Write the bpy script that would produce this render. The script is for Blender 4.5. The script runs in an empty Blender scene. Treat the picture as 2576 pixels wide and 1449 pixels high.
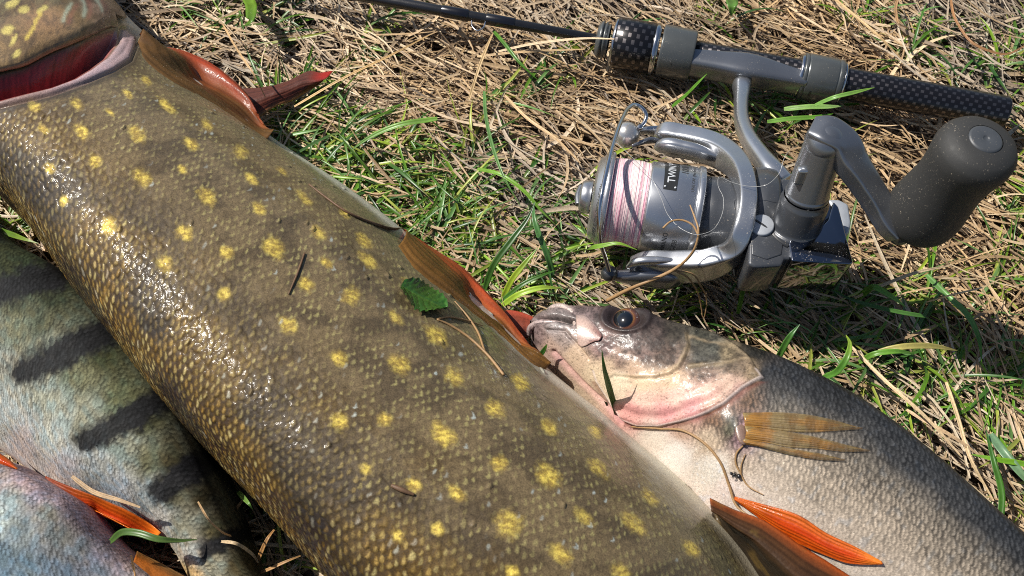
import bpy, bmesh, math, random
import numpy as np
from mathutils import Vector
from mathutils.bvhtree import BVHTree

# ------------------------------------------------------------------ camera, world, sun, exposure
sc = bpy.context.scene
TH = math.radians(28.0)                      # tilt of the camera away from straight down
FPX = 1288 / math.tan(math.radians(30.0))    # focal length in design pixels (frame 2576 x 1449)
DIST = 398.0                                 # mm from camera to the middle of the lawn in view
CAM = np.array([0, -DIST * math.sin(TH), DIST * math.cos(TH)])
MM = 0.001
cd = bpy.data.cameras.new('camera'); cam = bpy.data.objects.new('camera', cd); sc.collection.objects.link(cam)
cam.location = CAM * MM; cam.rotation_euler = (TH, 0, 0)
cd.sensor_width = 36.0; cd.lens = 18.0 / math.tan(math.radians(30.0)); cd.clip_start = 0.01; cd.clip_end = 200.0
cd.dof.use_dof = True; cd.dof.focus_distance = 0.375; cd.dof.aperture_fstop = 28.0
sc.camera = cam

SUN_AZ = math.radians(157.0)   # direction towards the sun in the ground plane, counted from +X
SUN_EL = math.radians(50.0)
world = bpy.data.worlds.new('World'); sc.world = world; world.use_nodes = True
wn = world.node_tree.nodes; wl = world.node_tree.links
sky = wn.new('ShaderNodeTexSky'); sky.sky_type = 'NISHITA'; sky.sun_disc = False
sky.sun_elevation = SUN_EL; sky.sun_rotation = math.radians(90.0) - SUN_AZ
wl.new(sky.outputs[0], wn['Background'].inputs[0]); wn['Background'].inputs[1].default_value = 0.065
sd = bpy.data.lights.new('sun', 'SUN'); sun = bpy.data.objects.new('sun', sd); sc.collection.objects.link(sun)
sd.energy = 5.0; sd.angle = math.radians(0.53); sd.color = (1.0, 0.95, 0.87)
sdir = Vector((math.cos(SUN_AZ) * math.cos(SUN_EL), math.sin(SUN_AZ) * math.cos(SUN_EL), math.sin(SUN_EL)))
sun.rotation_euler = sdir.to_track_quat('Z', 'Y').to_euler(); sun.location = sdir * 2
sc.render.engine = 'CYCLES'; sc.cycles.filter_width = 1.0; sc.cycles.use_denoising = False; sc.cycles.sample_clamp_indirect = 4.0; sc.cycles.sample_clamp_direct = 12.0
sc.view_settings.view_transform = 'Standard'; sc.view_settings.look = 'None'
sc.view_settings.exposure = 0.35; sc.view_settings.gamma = 1.0; sc.view_settings.use_curve_mapping = False

# ------------------------------------------------------------------ helpers
rng = np.random.default_rng(7)
random.seed(7)

def P(px, py, z):
    """world point (mm) seen at design pixel px,py and lying at height z"""
    px = np.asarray(px, float); py = np.asarray(py, float); z = np.asarray(z, float)
    x = (px - 1288) / FPX; y = -(py - 724.5) / FPX
    d = np.stack([x, y * math.cos(TH) + math.sin(TH), y * math.sin(TH) - math.cos(TH)], -1)
    s = (z - CAM[2]) / d[..., 2]
    return CAM + s[..., None] * d

def proj(p):
    q = np.asarray(p, float) - CAM
    xx = q[..., 0]; yy = q[..., 1] * math.cos(TH) + q[..., 2] * math.sin(TH)
    zz = q[..., 1] * math.sin(TH) - q[..., 2] * math.cos(TH)
    return 1288 + FPX * xx / zz, 724.5 - FPX * yy / zz
proj_test = proj(P(500., 300., 20.))

def ray(px, py):
    a = P(px, py, 60.0); d = a - CAM
    return Vector(CAM), Vector(d / np.linalg.norm(d))

def facing(h):
    """surface normal of a ray hit, turned to the outside"""
    n = np.array(h[1]); return n if n @ (CAM - np.array(h[0])) > 0 else -n

def lin(c):
    c = np.asarray(c, float) / 255.0
    return np.where(c <= 0.04045, c / 12.92, ((c + 0.055) / 1.055) ** 2.4)

def sstep(a, b, x):
    t = np.clip((x - a) / (b - a), 0, 1)
    return t * t * (3 - 2 * t)

def hsh(*k):
    h = np.zeros(np.broadcast(*k).shape, np.uint32)
    for i, a in enumerate(k):
        h = (h ^ (np.asarray(a).astype(np.int64) & 0xffffffff).astype(np.uint32)) * np.uint32(2654435761 + 2 * i * 40503)
        h ^= h >> np.uint32(15)
    h *= np.uint32(2246822519); h ^= h >> np.uint32(13)
    return h.astype(np.float64) / 4294967296.0

def noise(x, y, seed=0):
    xi = np.floor(x); yi = np.floor(y); fx = x - xi; fy = y - yi
    fx = fx * fx * (3 - 2 * fx); fy = fy * fy * (3 - 2 * fy)
    s = np.full(np.shape(x), seed)
    a = hsh(xi, yi, s); b = hsh(xi + 1, yi, s); c = hsh(xi, yi + 1, s); d = hsh(xi + 1, yi + 1, s)
    return (a * (1 - fx) + b * fx) * (1 - fy) + (c * (1 - fx) + d * fx) * fy

def fbm(x, y, seed=0, o=4):
    v = 0; a = 0.5; t = 0
    for i in range(o):
        v = v + a * noise(x, y, seed + i * 17); t += a; a *= 0.5; x = x * 2.03 + 3.1; y = y * 2.03 + 1.7
    return v / t

def crom(pts, n, closed=False, t=None):
    """Catmull-Rom through pts (k,d); n samples evenly spaced by chord length (or at parameter list t in 0..1)"""
    p = np.asarray(pts, float)
    if closed: p = np.vstack([p, p[:1]])
    if len(p) == 2:
        tt = np.linspace(0, 1, n) if t is None else np.asarray(t)
        return p[0] + (p[1] - p[0]) * tt[:, None]
    L = np.r_[0, np.cumsum(np.maximum(np.linalg.norm(np.diff(p, axis=0), axis=1), 1e-6))]; L /= L[-1]
    m = np.empty_like(p)
    dl = np.diff(L)[:, None]; s = np.diff(p, axis=0) / dl
    m[1:-1] = (s[:-1] * dl[1:] + s[1:] * dl[:-1]) / (dl[1:] + dl[:-1])
    if closed:
        m[0] = m[-1] = (s[-1] * dl[0] + s[0] * dl[-1]) / (dl[0] + dl[-1])
    else:
        m[0] = s[0]; m[-1] = s[-1]
    tt = np.linspace(0, 1, n) if t is None else np.asarray(t)
    k = np.clip(np.searchsorted(L, tt, 'right') - 1, 0, len(p) - 2)
    h = (L[k + 1] - L[k])[:, None]; u = ((tt - L[k])[:, None]) / h
    return ((2*u**3 - 3*u**2 + 1) * p[k] + (u**3 - 2*u**2 + u) * h * m[k] + (-2*u**3 + 3*u**2) * p[k+1] + (u**3 - u**2) * h * m[k+1])

def segdist(x, y, pl, closed=False):
    pl = np.asarray(pl, float); q = np.vstack([pl, pl[:1]]) if closed else pl
    best = np.full(x.shape, 1e18)
    for a, b in zip(q[:-1], q[1:]):
        d = b - a; l = max(d @ d, 1e-9)
        t = np.clip(((x - a[0]) * d[0] + (y - a[1]) * d[1]) / l, 0, 1)
        best = np.minimum(best, (x - a[0] - t * d[0])**2 + (y - a[1] - t * d[1])**2)
    return np.sqrt(best)

def polysd(x, y, poly):
    """distance in px, positive inside"""
    poly = np.asarray(poly, float); ins = np.zeros(x.shape, bool); j = len(poly) - 1
    for i in range(len(poly)):
        (x1, y1), (x2, y2) = poly[i], poly[j]
        if y1 != y2:
            ins ^= ((y1 > y) != (y2 > y)) & (x < (x2 - x1) * (y - y1) / (y2 - y1) + x1)
        j = i
    d = segdist(x, y, poly, True)
    return np.where(ins, d, -d)

def idw(x, y, ctrl, p=3.0):
    """colour field from control points (px,py,r,g,b in display values)"""
    num = np.zeros(x.shape + (3,)); den = np.zeros(x.shape)
    for (cx, cy, r, g, b) in ctrl:
        w = 1.0 / (((x - cx)**2 + (y - cy)**2) + 150.0) ** (p / 2)
        num += w[..., None] * lin((r, g, b)); den += w
    return num / den[..., None]

def mixc(a, b, t):
    return a + (np.asarray(b) - a) * t[..., None]

# ---- materials
def new_mat(name):
    m = bpy.data.materials.new(name); m.use_nodes = True
    nt = m.node_tree; return m, nt, nt.nodes['Principled BSDF'], nt.nodes['Material Output']

def nnoise(nt, scale, detail=3.0, rough=0.5):
    tc = nt.nodes.new('ShaderNodeTexCoord'); t = nt.nodes.new('ShaderNodeTexNoise')
    t.inputs['Scale'].default_value = scale; t.inputs['Detail'].default_value = detail; t.inputs['Roughness'].default_value = rough
    nt.links.new(tc.outputs['Object'], t.inputs['Vector']); return t

def add_bump(nt, b, scale, dist_mm, detail=2.0, strength=1.0):
    t = nnoise(nt, scale, detail); bp = nt.nodes.new('ShaderNodeBump')
    bp.inputs['Distance'].default_value = dist_mm * MM; bp.inputs['Strength'].default_value = strength
    nt.links.new(t.outputs[0], bp.inputs['Height']); nt.links.new(bp.outputs[0], b.inputs['Normal']); return bp

def plain(name, col, rough=0.5, metal=0.0, coat=0.0, var=0.12, bump=0.0, bscale=900.0, spec=0.5, vscale=300.0, rvar=0.15, dust=0.0, dcol=(.35, .30, .23)):
    m, nt, b, o = new_mat(name)
    t = nnoise(nt, vscale, 5.0); r = nt.nodes.new('ShaderNodeMapRange')
    r.inputs['To Min'].default_value = 1 - var; r.inputs['To Max'].default_value = 1 + var
    nt.links.new(t.outputs[0], r.inputs['Value'])
    mul = nt.nodes.new('ShaderNodeVectorMath'); mul.operation = 'SCALE'; mul.inputs[0].default_value = col[:3]
    nt.links.new(r.outputs[0], mul.inputs['Scale']); csock = mul.outputs[0]
    if dust:
        td = nnoise(nt, 1500.0, 2.0, 0.6); tw = nnoise(nt, 70.0, 3.0, 0.6)
        sm = nt.nodes.new('ShaderNodeMath'); sm.operation = 'MULTIPLY_ADD'; sm.inputs[1].default_value = 0.35; nt.links.new(tw.outputs[0], sm.inputs[0]); nt.links.new(td.outputs[0], sm.inputs[2])
        rd = nt.nodes.new('ShaderNodeMapRange'); rd.inputs['From Min'].default_value = .90 - dust * .1; rd.inputs['From Max'].default_value = 1.0 - dust * .1; rd.inputs['To Max'].default_value = .75; nt.links.new(sm.outputs[0], rd.inputs['Value'])
        mxd = nt.nodes.new('ShaderNodeMix'); mxd.data_type = 'RGBA'; mxd.inputs[7].default_value = (*dcol, 1)
        nt.links.new(rd.outputs[0], mxd.inputs[0]); nt.links.new(csock, mxd.inputs[6]); csock = mxd.outputs[2]
        if metal:
            mmn = nt.nodes.new('ShaderNodeMath'); mmn.operation = 'MULTIPLY_ADD'; mmn.inputs[1].default_value = -metal; mmn.inputs[2].default_value = metal
            nt.links.new(rd.outputs[0], mmn.inputs[0]); nt.links.new(mmn.outputs[0], b.inputs['Metallic'])
    nt.links.new(csock, b.inputs['Base Color'])
    r2 = nt.nodes.new('ShaderNodeMapRange'); r2.inputs['To Min'].default_value = max(0.02, rough - rvar); r2.inputs['To Max'].default_value = rough + rvar
    t2 = nnoise(nt, vscale * 0.37, 6.0, 0.65); nt.links.new(t2.outputs[0], r2.inputs['Value']); nt.links.new(r2.outputs[0], b.inputs['Roughness'])
    b.inputs['Metallic'].default_value = metal; b.inputs['Coat Weight'].default_value = coat; b.inputs['Coat Roughness'].default_value = 0.08
    b.inputs['Specular IOR Level'].default_value = spec
    if bump: add_bump(nt, b, bscale, bump)
    return m

def vcol(name, rough=0.4, coat=0.0, spec=0.5, speck=0.0, speck_scale=1500.0, bump=0.0, bscale=1500.0, trans=0.0, alpha=0.0, metal_from_a=0.0, sss=0.0, coat_rough=0.1, bdetail=2.0):
    """material whose base colour is the mesh's own colour attribute times fine grain"""
    m, nt, b, o = new_mat(name); L = nt.links
    at = nt.nodes.new('ShaderNodeAttribute'); at.attribute_name = 'Col'
    col = at.outputs['Color']
    if speck:
        t = nnoise(nt, speck_scale, 2.0, 0.7); r = nt.nodes.new('ShaderNodeMapRange')
        r.inputs['From Min'].default_value = 0.25; r.inputs['From Max'].default_value = 0.75
        r.inputs['To Min'].default_value = 1 - speck; r.inputs['To Max'].default_value = 1 + speck
        L.new(t.outputs[0], r.inputs['Value'])
        mul = nt.nodes.new('ShaderNodeVectorMath'); mul.operation = 'SCALE'
        L.new(col, mul.inputs[0]); L.new(r.outputs[0], mul.inputs['Scale']); col = mul.outputs[0]
    L.new(col, b.inputs['Base Color'])
    b.inputs['Roughness'].default_value = rough; b.inputs['Coat Weight'].default_value = coat; b.inputs['Coat Roughness'].default_value = coat_rough
    b.inputs['Specular IOR Level'].default_value = spec
    if metal_from_a:
        mm = nt.nodes.new('ShaderNodeMath'); mm.operation = 'MULTIPLY'; mm.inputs[1].default_value = metal_from_a
        L.new(at.outputs['Alpha'], mm.inputs[0]); L.new(mm.outputs[0], b.inputs['Metallic'])
    if bump:
        bp = add_bump(nt, b, bscale, bump, bdetail)
        L.new(bp.outputs[0], b.inputs['Coat Normal'])
    sh = b.outputs[0]
    if trans:
        tr = nt.nodes.new('ShaderNodeBsdfTranslucent'); L.new(col, tr.inputs[0])
        mx = nt.nodes.new('ShaderNodeMixShader'); mx.inputs[0].default_value = trans
        L.new(sh, mx.inputs[1]); L.new(tr.outputs[0], mx.inputs[2]); sh = mx.outputs[0]
    if alpha:
        tp = nt.nodes.new('ShaderNodeBsdfTransparent'); mx = nt.nodes.new('ShaderNodeMixShader')
        sub = nt.nodes.new('ShaderNodeMath'); sub.operation = 'SUBTRACT'; sub.inputs[0].default_value = 1.0
        L.new(at.outputs['Alpha'], sub.inputs[1]); L.new(sub.outputs[0], mx.inputs[0])
        L.new(sh, mx.inputs[1]); L.new(tp.outputs[0], mx.inputs[2]); sh = mx.outputs[0]
    L.new(sh, o.inputs[0])
    return m

# ---- mesh building (mm in, metres out)
def mesh(name, verts, quads=None, tris=None, mat=None, parent=None, col=None, smooth=True, uv=None):
    me = bpy.data.meshes.new(name); v = np.asarray(verts, np.float64) * MM
    nq = 0 if quads is None else len(quads); ntr = 0 if tris is None else len(tris)
    me.vertices.add(len(v)); me.vertices.foreach_set('co', v.astype(np.float32).ravel())
    idx = []; tot = []
    if nq: idx.append(np.asarray(quads, np.int32).ravel()); tot.append(np.full(nq, 4, np.int32))
    if ntr: idx.append(np.asarray(tris, np.int32).ravel()); tot.append(np.full(ntr, 3, np.int32))
    idx = np.concatenate(idx); tot = np.concatenate(tot)
    me.loops.add(len(idx)); me.loops.foreach_set('vertex_index', idx)
    me.polygons.add(len(tot)); me.polygons.foreach_set('loop_start', np.r_[0, np.cumsum(tot)[:-1]].astype(np.int32))
    me.polygons.foreach_set('loop_total', tot)
    me.polygons.foreach_set('use_smooth', np.full(len(tot), smooth, bool))
    me.update(calc_edges=True)
    if col is not None:
        c = np.asarray(col, np.float32)
        if c.shape[1] == 3: c = np.hstack([c, np.ones((len(c), 1), np.float32)])
        a = me.color_attributes.new('Col', 'FLOAT_COLOR', 'POINT'); a.data.foreach_set('color', c.ravel())
    if uv is not None:
        l = me.uv_layers.new(name='UVMap'); l.data.foreach_set('uv', np.asarray(uv, np.float32)[idx].ravel())
    ob = bpy.data.objects.new(name, me); sc.collection.objects.link(ob)
    if mat: me.materials.append(mat)
    if parent: attach(ob, parent)
    return ob

def attach(ob, parent):
    ob.parent = parent
    p = parent; loc = Vector((0, 0, 0))
    while p is not None: loc += Vector(p.location); p = p.parent
    ob.location = Vector(ob.location) - loc

def grid_quads(n, m, close_m=False, off=0):
    i = np.arange(n - 1)[:, None]; j = np.arange(m if close_m else m - 1)[None, :]
    j2 = (j + 1) % m
    q = np.stack([i * m + j, i * m + j2, (i + 1) * m + j2, (i + 1) * m + j], -1)
    return q.reshape(-1, 4) + off

def thing(name, label, cat, at_mm, group=None):
    o = bpy.data.objects.new(name, None); sc.collection.objects.link(o); o.location = Vector([float(c) * MM for c in at_mm])
    o.empty_display_size = 0.01
    return tag(o, label, cat, group)

def tag(o, label, cat, group=None):
    o['label'] = label; o['category'] = cat
    if group: o['group'] = group
    return o

def sweep(path, ra, rb=None, segs=12, up=(0, 0, 1), n=None, expo=2.0, cap=True):
    """tube along a 3D path; ra: half width sideways, rb: half height; scalars or per control point"""
    path = np.asarray(path, float); k = len(path)
    ra = np.broadcast_to(np.asarray(ra, float), (k,)); rb = ra if rb is None else np.broadcast_to(np.asarray(rb, float), (k,))
    n = n or max(8, k * 5)
    q = crom(np.hstack([path, ra[:, None], rb[:, None]]), n)
    c = q[:, :3]; A = np.maximum(q[:, 3], 1e-4); B = np.maximum(q[:, 4], 1e-4)
    T = np.gradient(c, axis=0); T /= np.linalg.norm(T, axis=1)[:, None] + 1e-12
    upv = np.asarray(up, float)
    S = np.cross(T, upv); bad = np.linalg.norm(S, axis=1) < 0.15
    if bad.any():
        # parallel transport instead of a fixed up vector
        S = np.zeros_like(T); s = np.cross(T[0], upv)
        if np.linalg.norm(s) < 0.15: s = np.cross(T[0], (1, 0.2, 0))
        for i in range(n):
            s = s - T[i] * (s @ T[i]); s /= np.linalg.norm(s); S[i] = s
    else: S /= np.linalg.norm(S, axis=1)[:, None]
    U = np.cross(S, T)
    th = np.linspace(0, 2 * np.pi, segs, endpoint=False)
    cx = np.sign(np.cos(th)) * np.abs(np.cos(th)) ** (2 / expo); sx = np.sign(np.sin(th)) * np.abs(np.sin(th)) ** (2 / expo)
    v = c[:, None] + S[:, None] * (A[:, None] * cx)[..., None] + U[:, None] * (B[:, None] * sx)[..., None]
    v = v.reshape(-1, 3); f = grid_quads(n, segs, True)
    tris = None
    if cap:
        v = np.vstack([v, c[:1], c[-1:]]); a = len(v) - 2; j = np.arange(segs); j2 = (j + 1) % segs
        tris = np.vstack([np.stack([np.full(segs, a), j2, j], -1), np.stack([np.full(segs, a + 1), (n - 1) * segs + j, (n - 1) * segs + j2], -1)])
    return v, f, tris

def sweep_obj(name, path, ra, rb=None, mat=None, parent=None, col=None, **kw):
    v, f, t = sweep(path, ra, rb, **kw)
    c = None if col is None else np.tile(np.asarray(col, float), (len(v), 1))
    return mesh(name, v, f, t, mat, parent, c)

def lathe(profile, o, axis, segs=48, up=(0, 0, 1)):
    """profile [(a, r)] along axis from o. Corners kept crisp by doubling points."""
    axis = np.asarray(axis, float); axis = axis / np.linalg.norm(axis)
    e1 = np.cross(axis, up)
    if np.linalg.norm(e1) < 0.2: e1 = np.cross(axis, (0, 1, 0))
    e1 /= np.linalg.norm(e1); e2 = np.cross(e1, axis)
    pr = np.asarray(profile, float); th = np.linspace(0, 2 * np.pi, segs, endpoint=False)
    ring = np.cos(th)[:, None] * e1 + np.sin(th)[:, None] * e2
    v = np.asarray(o) + pr[:, 0][:, None, None] * axis + pr[:, 1][:, None, None] * ring[None]
    uv = np.stack(np.broadcast_arrays(pr[:, 0][:, None], th[None] / (2 * np.pi)), -1).reshape(-1, 2)
    return v.reshape(-1, 3), grid_quads(len(pr), segs, True), uv

def bevel_profile(pts, r=0.4):
    """replace each inner corner by two points so that smooth shading keeps the edge"""
    out = [pts[0]]
    for i in range(1, len(pts) - 1):
        p = np.array(pts[i], float)
        for q in (pts[i - 1], pts[i + 1]):
            d = np.array(q, float) - p; l = np.linalg.norm(d)
            out.append(tuple(p + d / max(l, 1e-6) * min(r, l * 0.35)))
    out.append(pts[-1]); return out

def lathe_obj(name, profile, o, axis, mat, parent, segs=48, r=0.4, col=None):
    v, f, uv = lathe(bevel_profile(profile, r), o, axis, segs)
    ob = mesh(name, v, f, None, mat, parent, None if col is None else np.tile(col, (len(v), 1)), uv=uv)
    return ob

def prism(name, outline, z0, z1, bev, mat, parent, segs=3, top_bev_only=False):
    """outline: design pixels at height z1, extruded straight down to z0, edges bevelled (mm)"""
    pts = P([p[0] for p in outline], [p[1] for p in outline], z1) if not isinstance(outline, np.ndarray) else outline
    bm = bmesh.new()
    top = [bm.verts.new((p[0] * MM, p[1] * MM, z1 * MM)) for p in pts]
    f = bm.faces.new(top); f.normal_update()
    if f.normal.z < 0: f.normal_flip()
    r = bmesh.ops.extrude_face_region(bm, geom=[f])
    for v in [g for g in r['geom'] if isinstance(g, bmesh.types.BMVert)]: v.co.z = z0 * MM
    bmesh.ops.recalc_face_normals(bm, faces=bm.faces)
    if bev:
        es = [e for e in bm.edges]
        bmesh.ops.bevel(bm, geom=es, offset=bev * MM, segments=segs, profile=0.5, affect='EDGES', clamp_overlap=True)
    me = bpy.data.meshes.new(name); bm.to_mesh(me); bm.free()
    for p in me.polygons: p.use_smooth = True
    me.materials.append(mat)
    ob = bpy.data.objects.new(name, me); sc.collection.objects.link(ob)
    try: me.set_sharp_from_angle(angle=math.radians(40))
    except Exception: pass
    if parent: attach(ob, parent)
    return ob

def patch(name, rows, n, m, mat, parent, colfn, bvh=None, thick=0.5, wav=None, wrap=None):
    """surface through rows of (px,py,z); z may be ('on',d): d mm above the body under that pixel"""
    R = []
    for r in rows:
        q = []
        for (x, y, z) in r:
            if isinstance(z, tuple):
                o, d = ray(x, y); h = bvh.ray_cast(o, d)
                if h[0] is None:
                    p = P(x, y, z[2] if len(z) > 2 else 20.0)
                else: p = np.array(h[0]) + facing(h) * z[1]
            else: p = P(x, y, z)
            q.append(p)
        R.append(crom(np.array(q), n))
    R = np.array(R)                                  # rows, n, 3
    G = np.stack([crom(R[:, i], m) for i in range(n)], 1) if len(R) > 2 else R[0][None] + (R[1] - R[0])[None] * np.linspace(0, 1, m)[:, None, None]
    s, t = np.meshgrid(np.linspace(0, 1, n), np.linspace(0, 1, m))   # s along the rows, t across
    du = np.gradient(G, axis=1); dv = np.gradient(G, axis=0); N = np.cross(du, dv); N /= np.linalg.norm(N, axis=2)[..., None] + 1e-9
    if N[..., 2].mean() < 0: N = -N
    if wav is not None: G = G + N * wav(s, t)[..., None]
    if wrap is not None: G = wrap(G, s, t)
    c = colfn(s, t, *proj(G))
    edge = np.minimum(np.minimum(s, 1 - s) * 6, np.minimum(t, 1 - t) * 6).clip(0, 1)
    lo = G - N * (thick * (0.25 + 0.75 * edge))[..., None]
    v = np.vstack([G.reshape(-1, 3), lo.reshape(-1, 3)]); k = n * m
    q1 = grid_quads(m, n); q2 = q1[:, ::-1] + k
    b = np.r_[np.arange(n), np.arange(1, m) * n + n - 1, (m - 1) * n + np.arange(n - 2, -1, -1), np.arange(m - 2, 0, -1) * n]
    b2 = np.roll(b, -1)
    q3 = np.stack([b2, b, b + k, b2 + k], -1)
    cc = np.asarray(c).reshape(k, -1)
    return mesh(name, v, np.vstack([q1, q2, q3]), None, mat, parent, np.vstack([cc, cc]))

# ------------------------------------------------------------------ fish bodies: lofted cross sections, then scales raised on them
def spline_w(ref, t):
    """weights of a closed Catmull-Rom spline with knots from ref"""
    k = len(ref); p = np.vstack([ref, ref[:1]])
    L = np.r_[0, np.cumsum(np.linalg.norm(np.diff(p, axis=0), axis=1))]; L /= L[-1]
    I = np.vstack([np.eye(k), np.eye(k)[:1]]); dl = np.diff(L)[:, None]; s = np.diff(I, axis=0) / dl
    m = np.empty_like(I); m[1:-1] = (s[:-1] * dl[1:] + s[1:] * dl[:-1]) / (dl[1:] + dl[:-1])
    m[0] = m[-1] = (s[-1] * dl[0] + s[0] * dl[-1]) / (dl[0] + dl[-1])
    i = np.clip(np.searchsorted(L, t, 'right') - 1, 0, k - 1); h = (L[i + 1] - L[i])[:, None]; u = (t - L[i])[:, None] / h
    return (2*u**3-3*u**2+1)*I[i] + (u**3-2*u**2+u)*h*m[i] + (-2*u**3+3*u**2)*I[i+1] + (u**3-u**2)*h*m[i+1], L

def loft(stations, prof, step, coarse=4.0, vstep=None):
    st = np.array(stations, float)                      # Lx,Ly,Rx,Ry,zL,H,zR
    prof = np.array(prof, float)                        # x, wl, wh, wr
    cen = (P(st[:, 0], st[:, 1], st[:, 4]) + P(st[:, 2], st[:, 3], st[:, 6])) / 2
    Ls = np.r_[0, np.cumsum(np.linalg.norm(np.diff(cen, axis=0), axis=1))]
    fine = np.arange(0, Ls[-1], step)
    def at(u):
        # spline every station value over arc length
        m = np.gradient(st, Ls, axis=0); k = np.clip(np.searchsorted(Ls, u, 'right') - 1, 0, len(Ls) - 2)
        h = (Ls[k+1] - Ls[k])[:, None]; w = (u - Ls[k])[:, None] / h
        return (2*w**3-3*w**2+1)*st[k] + (w**3-2*w**2+w)*h*m[k] + (-2*w**3+3*w**2)*st[k+1] + (w**3-w**2)*h*m[k+1]
    f = at(fine); cx = (f[:, 0] + f[:, 2]) / 2; cy = (f[:, 1] + f[:, 3]) / 2
    mar = 60
    vis = ((np.minimum(f[:, 0], f[:, 2]) < 2576 + mar) & (np.maximum(f[:, 0], f[:, 2]) > -mar) & (np.minimum(f[:, 1], f[:, 3]) < 1449 + mar) & (np.maximum(f[:, 1], f[:, 3]) > -mar))
    keep = vis | (np.arange(len(fine)) % int(coarse / step) == 0); keep[-1] = True
    u = fine[keep]; q = at(u); n = len(u)
    zL, H, zR = q[:, 4], q[:, 5], q[:, 6]
    Lp, Rp = q[:, 0:2], q[:, 2:4]
    Lw = P(Lp[:, 0], Lp[:, 1], zL)[:, :2]; Rw = P(Rp[:, 0], Rp[:, 1], zR)[:, :2]
    ref_w = np.median(np.linalg.norm(Rw - Lw, axis=1)) / 2
    zl, hh, zr = np.median(zL), np.median(H), np.median(zR)
    ref = np.stack([prof[:, 0] * ref_w, prof[:, 1] * zl + prof[:, 2] * hh + prof[:, 3] * zr], 1)
    td = np.linspace(0, 1, 4000, endpoint=False); W, LL = spline_w(ref, td); c = W @ ref
    arc = np.r_[0, np.cumsum(np.linalg.norm(np.diff(c, axis=0), axis=1))]
    iR = int(np.argmin(np.abs(prof[:, 0] - 1) + (prof[:, 3] < .99) * 9)); tR = LL[iR]
    aR = np.interp(tR, td, arc); tot = arc[-1]
    ntop = int(aR / (vstep or step)); nbot = 14
    a = np.r_[np.linspace(0, aR, ntop), np.linspace(aR, tot, nbot + 2)[1:-1]]
    W, _ = spline_w(ref, np.interp(a, arc, td))
    zc = prof[None, :, 1] * zL[:, None] + prof[None, :, 2] * H[:, None] + prof[None, :, 3] * zR[:, None]
    Z = zc @ W.T; X = W @ prof[:, 0]
    for it in range(5):
        M = (Lw + Rw) / 2; w = (Rw - Lw) / 2
        G = np.concatenate([M[:, None] + w[:, None] * X[None, :, None], Z[..., None]], -1)
        px, py = proj(G)
        d = Rp - Lp; dl = np.linalg.norm(d, axis=1); dn = d / dl[:, None]
        e = (px - Lp[:, :1]) * dn[:, :1] + (py - Lp[:, 1:]) * dn[:, 1:]
        wl = np.linalg.norm(w, axis=1) * 2; kk = np.clip(dl / wl, 4, 12)
        wn_ = w / (wl[:, None] / 2)
        e0 = np.clip(e.min(1), -60, 60); e1 = np.clip(e.max(1) - dl, -60, 60)
        Lw = Lw - wn_ * (e0 / kk)[:, None]; Rw = Rw - wn_ * (e1 / kk)[:, None]
    return dict(G=G, u=u, v=a, ntop=ntop, X=X, arc=aR)

def normals(G):
    du = np.gradient(G, axis=0); dv = np.gradient(G, axis=1)
    N = np.cross(du, dv); N /= np.linalg.norm(N, axis=-1)[..., None] + 1e-12
    mid = G.shape[1] // 4
    if np.median(N[:, mid, 2]) < 0: N = -N
    return N

def scales(u, v, pu, pv, ru=0.95, rv=0.64, seed=0, jit=0.28):
    """overlapping scale lattice. returns random id, local u (-1..1), radial 0..1, local v"""
    u, v = u + 1.3 * (noise(u / 5.5, v / 5.5, seed + 71) - .5) + .7 * (noise(u / 2.2, v / 2.2, seed + 73) - .5), v + 1.3 * (noise(u / 5.5, v / 5.5, seed + 72) - .5) + .7 * (noise(u / 2.2, v / 2.2, seed + 74) - .5)
    best = np.full(u.shape, 1e9); sid = np.zeros(u.shape); lu = np.zeros(u.shape); rad = np.ones(u.shape); lv = np.zeros(u.shape)
    r0 = np.floor(v / pv)
    for dr in (-1, 0, 1):
        r = r0 + dr; off = 0.5 * (np.mod(r, 2))
        c0 = np.floor(u / pu - off)
        for dc in (-1, 0, 1, 2):
            c = c0 + dc
            h1 = hsh(c, r, np.full(u.shape, seed)); h2 = hsh(c, r, np.full(u.shape, seed + 5))
            cu = (c + off + 0.5 + (h1 - .5) * jit) * pu; cv = (r + 0.5 + (h2 - .5) * jit) * pv
            a = (u - cu) / (ru * pu); b = (v - cv) / (rv * pv)
            d2 = a * a + b * b
            ok = (d2 < 1) & (cu < best)
            best = np.where(ok, cu, best); sid = np.where(ok, h1, sid); lu = np.where(ok, a, lu); lv = np.where(ok, b, lv); rad = np.where(ok, np.sqrt(d2), rad)
    return sid, lu, rad, lv

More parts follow.
